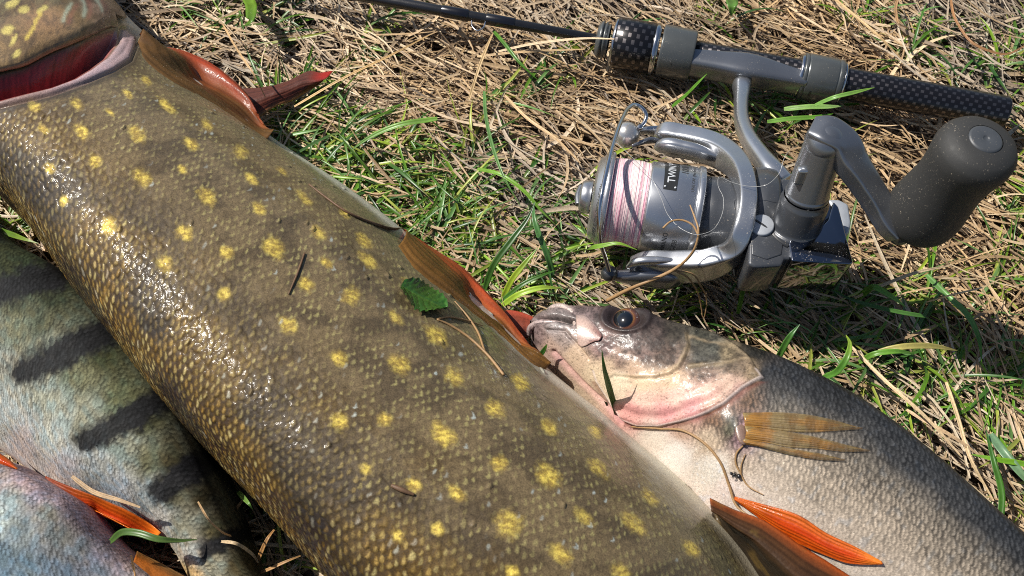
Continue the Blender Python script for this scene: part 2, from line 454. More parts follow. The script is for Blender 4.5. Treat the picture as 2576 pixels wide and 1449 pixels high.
def finish_fish(name, F, disp, col, mat, parent):
    G = F['G']; n, m = G.shape[:2]; N = normals(G)
    px, py = proj(G)
    U = np.broadcast_to(F['u'][:, None], (n, m)); V = np.broadcast_to(F['v'][None, :], (n, m))
    # widths differ along the fish: keep v in true mm by scaling about the middle of the visible side
    s = np.clip(F['v'] / F['arc'], 0, 1.0)[None, :] * np.ones((n, 1))
    top = (np.arange(m) < F['ntop'])[None, :] * np.ones((n, 1), bool)
    seg = np.linalg.norm(np.diff(G, axis=1), axis=2); vv = np.concatenate([np.zeros((n, 1)), np.cumsum(seg, axis=1)], 1)
    vv = vv - vv[:, [int(F['ntop'] * .4)]]
    d = disp(px, py, U, vv, s) * sstep(0, .03, s) * sstep(1.0, .985, s) * top
    c = col(px, py, U, vv, s)
    G2 = G + N * d[..., None]
    F['G2'] = G2
    i0 = np.unique(np.r_[np.arange(0, n, 6), n - 1]); j0 = np.arange(0, F['ntop'], 6); g0_ = G[np.ix_(i0, j0)]
    F['bvh0'] = BVHTree.FromPolygons([Vector(p) for p in g0_.reshape(-1, 3)], [tuple(int(k) for k in f_) for f_ in grid_quads(len(i0), len(j0))])
    v = G2.reshape(-1, 3); f = grid_quads(n, m, True)
    v = np.vstack([v, G2[0].mean(0)[None], G2[-1].mean(0)[None]]); a = len(v) - 2; j = np.arange(m); j2 = (j + 1) % m
    tris = np.vstack([np.stack([np.full(m, a), j2, j], -1), np.stack([np.full(m, a + 1), (n-1)*m + j, (n-1)*m + j2], -1)])
    cc = c.reshape(-1, c.shape[-1]); cc = np.vstack([cc, cc[:1], cc[-1:]])
    ob = mesh(name, v, f[:, ::-1], tris[:, ::-1], mat, parent, cc)
    # light surface for putting things on it
    i = np.unique(np.r_[np.arange(0, n, 6), n - 1]); jj = np.arange(0, F['ntop'], 6)
    g = G2[np.ix_(i, jj)]; q = grid_quads(len(i), len(jj))
    sm = g.reshape(-1, 3)
    F['bvh'] = BVHTree.FromPolygons([Vector(p) for p in sm], [tuple(int(k) for k in f_) for f_ in q])
    return ob

M_skin = vcol('wet_pike_skin', rough=0.58, coat=0.55, coat_rough=0.06, spec=.22, speck=0.50, speck_scale=2100, bump=0.10, bscale=1100, bdetail=4.0, metal_from_a=0.25)
M_perch = vcol('wet_perch_skin', rough=0.55, coat=0.22, coat_rough=0.22, spec=.30, speck=0.30, speck_scale=2000, bump=0.05, bscale=1900, metal_from_a=0.12)
M_fin = vcol('wet_fin', rough=0.5, coat=0.35, coat_rough=0.07, spec=.3, speck=0.2, speck_scale=1500, trans=0.35, bump=0.16, bscale=800, bdetail=4.0)
M_finclear = vcol('clear_fin', rough=0.35, coat=0.4, speck=0.12, trans=0.2, alpha=1.0)

# ---- pike
PIKE_PROF = [(-1, 1, 0, 0), (-.97, .55, .45, 0), (-.86, .14, .86, 0), (-.66, 0, 1, 0), (-.36, 0, 1.005, 0), (0, 0, .93, .07), (.36, 0, .76, .24),
             (.66, 0, .50, .5), (.88, 0, .2, .8), (1, 0, 0, 1), (.95, 0, 0, .45), (.6, 0, 0, 0), (-.4, 0, 0, 0), (-.85, .12, 0, 0), (-.97, .5, 0, 0)]
PIKE_ST = [(-420, 30, 40, -300, 34, 66, 24), (-300, 190, 170, -160, 36, 72, 24), (-180, 340, 300, 20, 38, 78, 22), (-70, 430, 440, 150, 40, 82, 22),
           (0, 520, 560, 255, 40, 84, 22), (70, 600, 690, 352, 40, 86, 22), (195, 757, 850, 458, 41, 87, 21), (325, 915, 1015, 580, 42, 88, 20), (440, 1062, 1190, 745, 42, 88, 20),
           (560, 1192, 1370, 922, 41, 87, 19), (680, 1312, 1560, 1078, 40, 86, 19), (810, 1452, 1720, 1215, 40, 84, 18), (960, 1620, 1850, 1350, 38, 80, 18),
           (1130, 1800, 1960, 1500, 34, 68, 16), (1380, 2030, 2090, 1730, 28, 52, 14), (1640, 2230, 2200, 1960, 20, 36, 10)]
SPOTS = [(320,235,18,8),(367,203,15,8),(195,263,20,13),(85,265,20,12),(207,333,22,14),(345,337,25,17),(418,265,28,10),(277,282,14,7),(480,362,22,12),(240,405,16,15),
 (357,447,25,18),(520,315,16,10),(606,384,20,15),(634,450,20,10),(460,428,15,10),(710,430,18,7),(767,500,25,10),(520,495,26,19),(127,425,14,12),(110,325,12,9),(652,523,20,13),
 (463,585,22,18),(690,622,32,23),(800,585,22,14),(570,636,18,15),(915,605,24,13),(820,660,18,9),(925,655,28,13),(415,665,20,20),(275,570,17,22),(770,715,20,16),(882,745,24,21),
 (563,740,17,18),(725,818,24,18),(995,798,26,11),(1098,842,32,18),(850,900,24,16),(1005,917,28,22),(1143,948,26,19),(1310,962,26,18),(970,1055,18,17),(1245,1027,26,19),
 (855,1062,21,20),(1115,1095,36,24),(1380,1072,24,15),(1255,1165,22,18),(1378,1197,34,24),(1505,1178,30,16),(1150,1240,26,14),(1040,1220,22,15),(1280,1320,34,32),(1472,1302,30,15),
 (1595,1318,38,18),(1635,1250,26,13),(1410,1395,32,20),(1560,1440,28,22),(1030,718,26,9),(868,540,16,9),(1495,1085,22,12),(1290,1440,22,16),(1100,1330,18,14),(1740,1380,26,14),
 (690,640,10,8),(160,505,12,12),(920,1180,16,14),(1000,1350,18,14)]
CAVITY = [(-60, 215), (0, 188), (60, 172), (135, 134), (200, 108), (240, 86), (290, 70), (306, 84), (300, 105), (270, 142), (230, 172), (190, 195), (130, 218), (60, 236), (0, 252), (-60, 265)]
CLEITH = [(-60, 270), (0, 252), (60, 236), (130, 218), (190, 195), (230, 172), (270, 142), (300, 105), (306, 70), (320, 70), (345, 88), (345, 108), (330, 150), (290, 176), (220, 205), (130, 238), (60, 256), (-60, 285)]

def pike_fields(px, py, u, v):
    sid, lu, rad, lv = scales(u + .70 * v, v, 3.3, 2.7, seed=3)   # rows run slantwise across the flank
    return sid, lu, rad, lv

def gold_w(px, py, s):
    g = sstep(.52, .14, s + .10 * (fbm(px / 90, py / 90, 41) - .5))
    return g

def pike_disp(px, py, u, v, s):
    sid, lu, rad, lv = pike_fields(px, py, u, v)
    g = gold_w(px, py, s)
    head = sstep(0, 30, polysd(px, py, CLEITH)); dcav = polysd(px, py, CAVITY)
    bodyedge = sstep(6, 26, -np.maximum(polysd(px, py, CLEITH), dcav))
    bodyedge = np.where(px < 420, bodyedge, 1.0)
    h = (0.045 + 0.24 * g) * (lu * .75 + .25 * (1 - rad)) - .15 * g * sstep(.82, 1.0, rad) + (.06 + .14 * g) * (fbm(u / 1.3, v / 1.3, 19, 2) - .5)
    h = h * (1 - sstep(.90, .98, s)) * bodyedge * (.7 + .6 * sid)
    h += 0.9 * (fbm(u / 22, v / 22, 5, 3) - .5)
    t1 = hsh(np.floor(sid * 9999), np.full(px.shape, 1), np.full(px.shape, 6)) - .5; t2 = hsh(np.floor(sid * 9999), np.full(px.shape, 2), np.full(px.shape, 6)) - .5
    h += (.16 + .26 * g) * (t1 * lu + t2 * lv) * bodyedge * sstep(.97, .88, s)
    # a few scuffed, lifted scales
    h += 0.45 * (sid > .992) * sstep(.3, .9, lu) * bodyedge
    cav = np.where(px < 420, -15.0 * sstep(-4, 46, dcav), 0)
    ridge = np.where(px < 420, 0.8 * np.exp(-((polysd(px, py, CLEITH) - 16) / 16.0) ** 2) * (py > 100), 0)
    rim = np.where(px < 430, -1.2 * np.exp(-((polysd(px, py, CLEITH)) / 4.0) ** 2), 0)
    return h + cav + ridge + rim

def pike_col(px, py, u, v, s):
    sid, lu, rad, lv = pike_fields(px, py, u, v)
    g = gold_w(px, py, s)
    nz = fbm(u / 9, v / 9, 11); nf = fbm(u / 1.1, v / 1.1, 13, 2); nl = fbm(u / 34, v / 20, 23)
    olive = lin((112, 98, 74)); dark = lin((58, 52, 44)); gold = lin((140, 108, 50)); cream = lin((206, 204, 188))
    c = mixc(np.broadcast_to(olive, px.shape + (3,)), lin((88, 77, 60)), sstep(.4, .65, nz))
    c = mixc(c, lin((126, 120, 92)), sstep(.62, .9, s) * .7)
    gl = g * (.35 + .65 * sstep(.36, .62, nl + .12 * (sid - .5)))
    c = mixc(c, gold, gl * .85)
    c = mixc(c, lin((66, 64, 62)), g * sstep(.56, .36, nl) * .8)
    # dark pigment pockets between the scales
    pocket = sstep(.45, .05, lu) * (1 - .65 * sstep(.3, .7, s))
    c = mixc(c, dark, pocket * (.22 + .25 * g) + .25 * sstep(.55, .8, nf) * (1 - g))
    c = mixc(c, lin((34, 28, 20)), np.clip(g * .85 * sstep(.2, .6, nz + .25), 0, .95))
    # a pale narrow mark on each scale, set across the fish; dark ground between
    k1 = hsh(np.floor(sid * 9999), np.full(px.shape, 5), np.full(px.shape, 9)); k2 = hsh(np.floor(sid * 9999), np.full(px.shape, 8), np.full(px.shape, 4))
    bend = .05 + .55 * k1 * (1 - .6 * g)
    cr = sstep(1.2, .55, np.sqrt(((lu - .70 + bend * lv * lv + .16 * (fbm(u / .9, v / .9, 47, 2) - .5)) / (.15 + .08 * k2 + .06 * g)) ** 2 + ((lv - .2 * (k2 - .5)) / (.58 + .25 * k1)) ** 2))
    k3 = hsh(np.floor(sid * 9999), np.full(px.shape, 3), np.full(px.shape, 14))
    amp = sstep(.05, .75, hsh(np.floor(sid * 9999), np.full(px.shape, 3), np.full(px.shape, 1))) * sstep(.985, .88, s) * np.clip(.25 + 1.5 * (fbm(u / 13, v / 10, 49, 3) - .2), 0, 1.15)
    bodym = np.where(px < 420, sstep(4, 22, -np.maximum(polysd(px, py, CLEITH), polysd(px, py, CAVITY))), 1.0)
    blue = hsh(np.floor(sid * 9999), np.full(px.shape, 7), np.full(px.shape, 2)) > .945
    cc = np.where(blue[..., None], lin((182, 196, 192)), lin((166, 158, 104)))
    cc = mixc(cc, mixc(np.broadcast_to(lin((168, 128, 60)), px.shape + (3,)), lin((196, 176, 120)), sstep(.55, .95, k3)), g * (.45 + .55 * sid))
    c = c + (cc - c) * (cr * np.maximum(amp, g * (.35 + .65 * k3)) * bodym * (.55 + .3 * g) * (1 - .75 * g * sstep(.58, .40, nl + .10 * (nz - .5))))[..., None]
    c = np.clip((c - .014) * 1.12, .004, .85) * np.array([.95, .94, .95])
    # yellow spots
    sp = np.zeros(px.shape); ax = np.array([.76, .65]); wob = (fbm(px / 13, py / 13, 77, 3) - .5) * .8
    for (x, y, a, b) in SPOTS:
        k = (np.abs(px - x) < 70) & (np.abs(py - y) < 70)
        if not k.any(): continue
        dx = px[k] - x; dy = py[k] - y; th = .72 if a > b * 1.15 else .2
        e = (dx * math.cos(th) + dy * math.sin(th)) / a; f = (-dx * math.sin(th) + dy * math.cos(th)) / b
        r = np.sqrt(e * e + f * f) + wob[k]
        sp[k] = np.maximum(sp[k], sstep(1.42, .30, r) * (.62 + .38 * float(hsh(np.array(x), np.array(y), np.array(1)))))
    ycol = mixc(np.broadcast_to(lin((186, 156, 66)), px.shape + (3,)), lin((226, 200, 92)), sstep(.35, .65, nf))
    ycol = ycol + (lin((196, 178, 96)) - ycol) * (sstep(.8, .97, s) * .6)[..., None]
    c = c + (ycol - c) * (sp * (.58 + .34 * sstep(.3, .6, nf)))[..., None]
    # belly edge
    w = sstep(.87, .955, s + .03 * (fbm(u / 6, v / 6, 31) - .5)) * .85
    c = mixc(c, cream, w)
    c = mixc(c, lin((150, 120, 70)), sstep(1475, 1900, px) * sstep(.80, .95, s) * .35)
    # head end: gill cavity and pale shoulder band
    near = px < 440
    dcl = polysd(px, py, CLEITH); dcv = polysd(px, py, CAVITY)
    stri = noise((px * .8 + py * .6) / 4.0, (px - py) / 60, 9)
    pale = mixc(np.broadcast_to(lin((184, 152, 152)), px.shape + (3,)), lin((158, 142, 148)), fbm(px / 18, py / 8, 51))
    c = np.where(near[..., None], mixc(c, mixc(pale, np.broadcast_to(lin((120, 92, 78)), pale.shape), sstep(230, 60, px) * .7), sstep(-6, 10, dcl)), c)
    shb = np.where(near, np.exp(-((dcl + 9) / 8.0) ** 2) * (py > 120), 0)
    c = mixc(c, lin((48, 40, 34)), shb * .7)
    red = mixc(np.broadcast_to(lin((150, 52, 52)), px.shape + (3,)), lin((92, 26, 30)), stri); red = mixc(red, lin((186, 120, 116)), sstep(190, 290, px) * .7)
    c = np.where(near[..., None], mixc(c, red, sstep(-2, 9, dcv)), c)
    a = (g * .8 + sp * .3) * np.where(near & (np.maximum(dcl, dcv) > -4), 0, 1) * (.4 + .6 * sstep(.3, .7, rad))
    return np.concatenate([c, a[..., None]], -1)

pike = thing('pike', 'large olive brown pike with yellow spots lying on its side across the grass', 'fish', P(800, 800, 0))
FP = loft(PIKE_ST, PIKE_PROF, 0.42)
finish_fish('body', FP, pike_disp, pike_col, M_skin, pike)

# ---- the perch on the right, with its head showing
PERCH_PROF = [(-1, 1, 0, 0), (-.95, .5, .5, 0), (-.8, .12, .88, 0), (-.5, 0, 1, 0), (-.1, 0, 1.0, 0), (.3, 0, .92, .08), (.62, 0, .68, .32), (.86, 0, .3, .7), (1, 0, 0, 1),
              (.93, 0, 0, .4), (.55, 0, 0, 0), (-.5, 0, 0, 0), (-.88, .15, 0, 0), (-.97, .5, 0, 0)]
# L = back (upper right edge in view), R = belly (lower left edge)
PC_ST = [(1334, 812, 1326, 838, 14, 17, 13), (1352, 796, 1332, 868, 14, 22, 10), (1384, 779, 1352, 905, 14, 27, 9), (1420, 770, 1378, 945, 15, 30, 9), (1470, 769, 1420, 985, 15, 33, 9), (1540, 772, 1490, 1040, 16, 37, 9),
         (1600, 774, 1530, 1080, 17, 40, 9), (1662, 798, 1575, 1120, 17, 42, 10), (1740, 824, 1620, 1160, 18, 44, 10), (1850, 857, 1690, 1230, 19, 48, 12), (1985, 905, 1800, 1330, 20, 52, 14), (2120, 975, 1900, 1420, 21, 55, 15),
         (2280, 1085, 2020, 1510, 22, 56, 15), (2440, 1222, 2160, 1610, 22, 56, 15), (2580, 1350, 2300, 1710, 22, 55, 15), (2760, 1540, 2480, 1850, 20, 48, 14), (2930, 1760, 2700, 2000, 16, 36, 12), (3060, 1950, 2900, 2140, 12, 24, 8)]
GILL = [(1640, 790), (1700, 800), (1790, 838), (1846, 868), (1878, 893), (1900, 926), (1919, 951), (1889, 966), (1868, 978), (1845, 997), (1824, 1015), (1785, 1036), (1750, 1050), (1714, 1060), (1660, 1071), (1605, 1070), (1567, 1056), (1540, 1020), (1500, 960), (1480, 900), (1560, 840)]
GILLEDGE = GILL[4:17]
PREOP = [(1722, 842), (1728, 866), (1720, 892), (1706, 922), (1680, 940), (1640, 948), (1590, 948), (1540, 940)]
OPLINE = [(1736, 922), (1790, 916), (1840, 912), (1892, 906)]
PC_CTRL = [(1345,850,150,128,124),(1380,880,196,168,150),(1420,850,168,150,142),(1410,825,150,140,138),(1450,900,214,186,158),(1500,940,228,204,172),(1470,800,122,104,102),(1530,790,84,68,68),(1640,790,60,50,46),
 (1500,850,150,118,112),(1520,870,128,100,96),(1580,850,100,82,78),(1640,840,84,70,64),(1620,890,120,98,90),(1560,900,150,122,106),(1600,930,196,164,136),(1530,920,204,178,150),(1560,960,238,220,190),(1620,965,232,206,172),(1690,960,214,184,150),
 (1680,900,112,92,80),(1700,830,66,60,50),(1760,850,80,78,64),(1800,885,92,92,82),(1770,900,74,72,62),(1830,890,140,124,96),(1780,940,128,104,88),(1850,930,112,96,78),(1890,945,160,138,108),(1840,965,214,182,160),(1780,990,232,190,170),
 (1700,1000,236,196,178),(1620,1000,240,206,186),(1600,1030,232,168,160),(1680,1040,226,160,156),(1740,1030,220,160,156),(1860,985,176,140,128),(1880,1000,128,96,70),(1800,1050,150,112,84),(1720,1080,190,158,136),(1650,1095,236,222,206),(1780,1110,206,184,158),
 (1840,1075,110,108,88),(1870,1090,190,150,160),(1800,1180,238,228,214),(1700,1140,242,234,224),(1860,1180,200,180,158),(1840,1230,240,222,212),(1930,940,58,60,64),(1960,1000,70,72,78),(1900,880,48,46,38),(2000,950,52,52,46),(2150,1040,60,62,58),
 (2100,1060,72,74,80),(1990,1130,146,132,112),(2100,1180,128,120,110),(2200,1150,88,90,96),(1950,1230,206,184,166),(2050,1260,172,156,138),(2150,1300,168,154,136),(2300,1300,118,116,116),(2250,1150,60,62,56),(2400,1250,74,78,66),(2350,1200,64,66,52),
 (2250,1400,196,180,164),(2100,1400,232,220,208),(2400,1400,126,124,124),(2550,1430,96,98,102),(2500,1320,70,72,60),(2600,1500,120,118,112),(2300,1500,214,202,188),(1340,830,128,112,112)]

def pc_disp(px, py, u, v, s):
    sid, lu, rad, lv = scales(u - .42 * v, v, 1.75, 2.9, seed=21)
    dg = polysd(px, py, GILL); body = sstep(2, -30, dg) * (px > 1700)
    h = .055 * body * (lu * .8 + .3 * (1 - rad)) * sstep(1, .9, s)
    # free edge of the gill cover
    far = segdist(px, py, GILLEDGE)
    h += 1.1 * sstep(-4.5, 3.5, dg) * sstep(260, 30, far)
    # pinkish membrane folds under the cover
    fold = sstep(1495, 1560, px) * sstep(85, 20, far) * (dg > 0) * (py > 940)
    h += fold * .30 * np.sin(far / 6.4 + 1.2 * noise(px / 60, py / 40, 3)) * sstep(4, 14, far)
    # edges of the cheek bones
    pre = segdist(px, py, PREOP); h += .55 * np.exp(-(pre / 7.0) ** 2) - .6 * np.exp(-((segdist(px, py, np.array(PREOP) + (9, 3))) / 5.0) ** 2)
    h += .5 * np.exp(-(segdist(px, py, OPLINE) / 5.0) ** 2)
    h += .45 * np.exp(-(segdist(px, py, [(1510, 850), (1560, 872), (1620, 880), (1690, 872)]) / 14.0) ** 2) * -1
    # eye socket, mouth slit, fold beside the throat
    e = np.sqrt(((px - 1574) / 50) ** 2 + ((py - 798) / 30) ** 2)
    h += .9 * np.exp(-((e - 1.18) / .16) ** 2) - 2.2 * sstep(1.0, .7, e)
    h += -3.2 * np.exp(-(segdist(px, py, [(1356, 805), (1400, 800), (1438, 810)]) / 6.5) ** 2)
    h += -1.3 * np.exp(-(segdist(px, py, [(1392, 885), (1460, 960), (1530, 1025), (1565, 1062)]) / 5.0) ** 2)
    h += -1.0 * np.exp(-(segdist(px, py, [(1380, 830), (1420, 832), (1452, 870), (1480, 905)]) / 4.0) ** 2)
    h += .25 * (fbm(px / 9, py / 9, 91, 3) - .5) * (1 - body) + .6 * (fbm(u / 18, v / 18, 92, 2) - .5)
    # base of the pectoral fin
    h += 1.6 * np.exp(-(((px - 1852) / 24) ** 2 + ((py - 1080) / 34) ** 2))
    return h

def pc_col(px, py, u, v, s):
    sid, lu, rad, lv = scales(u - .42 * v, v, 1.75, 2.9, seed=21)
    wx = px + 22 * (fbm(px / 40, py / 40, 61) - .5); wy = py + 22 * (fbm(px / 40, py / 40, 62) - .5)
    inf = (px > 1250) & (px < 2700) & (py < 1600) & (s < 1)
    c = np.zeros(px.shape + (3,)) + lin((190, 180, 168))
    k = inf; c[k] = idw(wx[k], wy[k], PC_CTRL, 4.0)
    ss = np.clip(s + .10 * (fbm(u / 14, v / 9, 65, 3) - .5), 0, 1)
    ks = [0, .13, .27, .37, .47, .59, .72, .86, 1.0]
    kc = np.array([lin(q) for q in [(44, 48, 32), (50, 53, 42), (58, 61, 66), (82, 82, 82), (142, 132, 118), (180, 164, 144), (204, 188, 170), (236, 222, 210), (244, 234, 226)]])
    gr = np.stack([np.interp(ss, ks, kc[:, i]) for i in range(3)], -1)
    gr = gr * (1 - .35 * (sstep(.5, .62, fbm(u / 30, v / 60, 66, 2)) * sstep(.6, .2, s)))[..., None]
    c = mixc(c, gr, sstep(1870, 1990, px + .25 * (py - 1000)))
    dg = polysd(px, py, GILL); body = sstep(2, -30, dg) * (px > 1740)
    pig = sstep(.25, .8, s)
    lum = c.mean(-1)
    amp_ = hsh(np.floor(sid * 9999), np.full(px.shape, 3), np.full(px.shape, 1)); fr0 = noise(px / 3.1, py / 3.1, 75)
    c = c * (1 + body * (.55 * (sid - .5) * sstep(.7, .1, s) + .55 * (noise(px / 2.0, py / 2.0, 76) - .5)))[..., None]
    c = mixc(c, c * np.array([.88, .99, 1.16]), body * sstep(.7, .95, noise(u / 1.7, v / 2.4, 77)) * .7)
    dk = np.maximum(sstep(.50, .20, lu + .12 * (fr0 - .5)) * (.5 + .5 * amp_), .8 * sstep(.80, .98, rad)) * body * sstep(.62, .28, lum) * .9
    c = mixc(c, c * .10, dk)
    c = mixc(c, np.minimum(c * 1.3 + .004, .85), body * sstep(.45, .75, lu) * sstep(.95, .8, rad) * .7 * (.2 + sid))
    # freckles of dark pigment, dense on the upper side and cheeks and thinning out to the belly
    fr = noise(px / 2.3, py / 2.3, 71) * .6 + .4 * noise(px / 5, py / 5, 72)
    dens = sstep(.62, .20, lum)
    c = mixc(c, c * .38, sstep(.70 - .12 * dens, .80 - .10 * dens, fr) * sstep(.80, .55, lum) * (.75 - .35 * body))
    mott = fbm(px / 12, py / 12, 73, 4); headm = (1 - body) * sstep(.40, .18, lum)
    c = mixc(c, c * .5, sstep(.50, .62, mott) * headm * .8); c = mixc(c, c * 1.5 + .01, sstep(.48, .36, mott) * headm * .7)
    bone = np.exp(-(segdist(wx, wy, PREOP) / 6.0) ** 2) * .6 + np.exp(-(segdist(wx, wy, OPLINE) / 5.0) ** 2) * .6 + .5 * np.exp(-(segdist(wx, wy, [(1728, 846), (1790, 868), (1850, 872), (1880, 900)]) / 4.5) ** 2)
    c = mixc(c, lin((196, 172, 136)), np.clip(bone * (.15 + 1.0 * noise(px / 9, py / 9, 19)), 0, .55))
    far = segdist(px, py, GILLEDGE)
    fold = sstep(1495, 1560, px) * sstep(90, 20, far) * (dg > 0) * (py > 940)
    st = .5 + .5 * np.sin(far / 6.4 + 1.2 * noise(px / 60, py / 40, 3) + 1.4)
    c = mixc(c, lin((208, 140, 138)), fold * st * .5 * sstep(1840, 1760, px))
    c = mixc(c, lin((232, 214, 204)), sstep(5, 1.5, np.abs(dg - 2)) * (py > 930) * .7)
    c = mixc(c, lin((120, 60, 48)), np.exp(-((dg + 7) / 6.0) ** 2) * (py > 960) * .55)
    c = mixc(c, lin((34, 28, 28)), np.exp(-(segdist(px, py, [(1362, 805), (1400, 801), (1438, 810)]) / 5) ** 2) * .7)
    c = mixc(c, lin((206, 150, 150)), np.exp(-(segdist(px, py, [(1392, 890), (1460, 962), (1530, 1028), (1560, 1060)]) / 9.0) ** 2) * .55)
    c = mixc(c, lin((52, 42, 42)), sstep(1.7, 1.0, np.sqrt(((px - 1576) / 52) ** 2 + ((py - 797) / 30) ** 2)) * .85)
    c = c * (.62 + .16 * sstep(.05, .5, lum))[..., None]
    a = body * .5 * sstep(.12, .3, lum)
    return np.concatenate([np.clip(c, 0, .85), a[..., None]], -1)

perch_r = thing('perch', 'perch with its head showing, mouth half open, beside the fishing reel', 'fish', P(1950, 1100, 0), 'perch lying beside the pike')
FC = loft(PC_ST, PERCH_PROF, 0.38)
finish_fish('body', FC, pc_disp, pc_col, M_perch, perch_r)

# ---- the two perch at lower left
PA_ST = [(-270, 350, -420, 760, 8, 40, 12), (-110, 440, -260, 880, 8, 46, 12), (30, 560, -140, 1010, 8, 50, 12), (130, 640, -20, 1114, 8, 52, 12), (230, 700, 60, 1172, 8, 53, 12), (340, 810, 118, 1218, 8, 54, 12), (450, 960, 200, 1270, 8, 53, 12), (545, 1120, 310, 1304, 8, 50, 12), (600, 1250, 395, 1345, 8, 44, 12),
         (632, 1335, 440, 1392, 8, 38, 12), (662, 1420, 468, 1442, 8, 33, 11), (730, 1540, 520, 1540, 8, 30, 10), (830, 1690, 620, 1690, 8, 24, 9), (940, 1850, 760, 1850, 6, 16, 7)]
PA_CTRL = [(40,770,76,80,62),(100,810,84,86,66),(-20,760,90,94,78),(0,830,128,130,112),(20,650,56,62,42),(60,690,60,70,44),(130,740,58,64,46),(0,900,150,148,134),(40,820,112,114,92),(120,870,118,120,104),(0,1050,196,196,186),(120,1000,156,160,146),(200,940,112,114,88),(250,900,70,72,46),(300,1000,96,100,72),(360,1050,70,72,44),
 (220,1060,150,152,134),(120,1100,190,194,184),(60,1120,196,184,180),(150,1180,206,196,192),(250,1180,184,188,184),(300,1120,150,154,138),(380,1160,112,112,86),(430,1160,66,60,38),(300,1230,190,194,196),(380,1250,170,174,170),(440,1240,110,108,84),(500,1250,58,52,34),
 (400,1310,196,196,192),(460,1320,150,150,132),(540,1340,84,78,52),(480,1400,186,180,168),(540,1420,140,138,120),(600,1420,90,82,58),(470,1440,200,170,120),(500,1520,190,186,176)]
BARS = [[(-30, 740), (20, 725), (80, 700), (150, 690)], [(60, 935), (120, 905), (200, 870), (300, 820), (380, 830)], [(225, 1105), (290, 1070), (350, 1035), (440, 990)], [(405, 1235), (450, 1205), (500, 1170), (560, 1150)], [(520, 1385), (560, 1365), (600, 1345), (640, 1330)], [(-60,620),(0,580)]]
BARW = [46, 46, 42, 38, 30, 30]

def pa_disp(px, py, u, v, s):
    sid, lu, rad, lv = scales(u - .1 * v, v, 1.6, 2.4, seed=33)
    return .045 * (lu * .8 + .35 * (1 - rad)) * sstep(1, .93, s) + .7 * (fbm(u / 16, v / 16, 95, 2) - .5)

def perch_scales(c, px, py, lu, rad, sid, k, lv):
    amp_ = hsh(np.floor(sid * 9999), np.full(px.shape, 3), np.full(px.shape, 1))
    c = c * (1 + k * (.4 * (sid - .5) + .45 * (noise(px / 2.1, py / 2.1, 78) - .5)))[..., None]
    c = mixc(c, c * .20, sstep(.52, .14, lu) * (.25 + .75 * amp_) * .85 * k)
    return mixc(c, np.minimum(c * 1.35 + .01, .85), sstep(.45, .75, lu) * sstep(.95, .8, rad) * .6 * sid * k)

def pa_col(px, py, u, v, s):
    sid, lu, rad, lv = scales(u - .1 * v, v, 1.6, 2.4, seed=33)
    wx = px + 30 * (fbm(px / 36, py / 36, 63) - .5); wy = py + 30 * (fbm(px / 36, py / 36, 64) - .5)
    c = np.zeros(px.shape + (3,)) + lin((170, 170, 160)); k = (px > -200) & (px < 800) & (s < 1)
    c[k] = idw(wx[k], wy[k], PA_CTRL, 3.5)
    tint = noise(u / 2.6, v / 2.1, 81)
    c = mixc(c, c * np.array([.86, 1.0, 1.10]), sstep(.5, .8, tint) * .7); c = mixc(c, c * np.array([1.10, 1.0, .86]), sstep(.5, .2, tint) * .6)
    for b, w in zip(BARS, BARW):
        d = segdist(wx, wy, b); t = sstep(1.22, .52, d / w + .22 * (sid - .5) + .35 * (fbm(px / 10, py / 10, 84, 3) - .5))
        c = mixc(c, lin((34, 34, 38)), t * .95)
    c = mixc(c, c * .42, sstep(.46, .16, s + .06 * (noise(u / 7, v / 7, 88) - .5)) * .95)
    c = perch_scales(c, px, py, lu, rad, sid, sstep(1, .92, s), lv)
    c = mixc(c, lin((206, 168, 150)), sstep(.955, .99, s) * .45)
    c = c * .80
    return np.concatenate([np.clip(c, 0, .85), (.55 * sstep(.95, .7, s))[..., None]], -1)

perch_bar = thing('perch', 'silvery perch with dark bars partly under the spotted pike', 'fish', P(250, 1100, 0), 'perch lying beside the pike')
FA = loft(PA_ST, PERCH_PROF, 0.38)
M_perch2 = vcol('drying_perch_skin', rough=0.72, coat=0.0, coat_rough=0.12, spec=.10, speck=0.30, speck_scale=2000, bump=0.05, bscale=1900, metal_from_a=0.1)
finish_fish('body', FA, pa_disp, pa_col, M_perch2, perch_bar)

PB_ST = [(-60, 1120, -420, 1250, 12, 34, 16), (0, 1160, -330, 1390, 12, 38, 16), (60, 1178, -230, 1500, 13, 42, 16), (133, 1212, -130, 1590, 13, 45, 16), (205, 1256, -20, 1660, 14, 47, 16), (262, 1298, 90, 1720, 14, 47, 16), (300, 1346, 170, 1760, 13, 45, 16), (355, 1396, 270, 1800, 12, 40, 14), (430, 1452, 390, 1830, 11, 34, 12), (560, 1560, 560, 1850, 10, 26, 10), (720, 1720, 720, 1880, 8, 18, 8)]
PB_CTRL = [(0,1200,172,160,160),(60,1190,196,170,176),(30,1260,150,156,152),(100,1230,196,176,186),(160,1250,206,184,196),(220,1290,208,186,196),(270,1330,212,190,200),(120,1290,140,140,132),(50,1330,128,138,140),(0,1300,176,190,190),(0,1400,96,116,130),(60,1420,104,120,130),(150,1350,132,134,130),
 (200,1380,146,148,150),(260,1390,180,172,186),(150,1440,112,124,136),(250,1440,150,154,162),(310,1400,206,186,194),(350,1430,206,184,180),(400,1445,190,170,160),(0,1500,90,108,120),(200,1500,110,122,132)]

def pb_disp(px, py, u, v, s):
    sid, lu, rad, lv = scales(u - .5 * v, v, 2.2, 1.8, seed=43)
    return .08 * (lu * .8 + .35 * (1 - rad)) * sstep(0.05, .16, s) + .7 * (fbm(u / 16, v / 16, 96, 2) - .5)

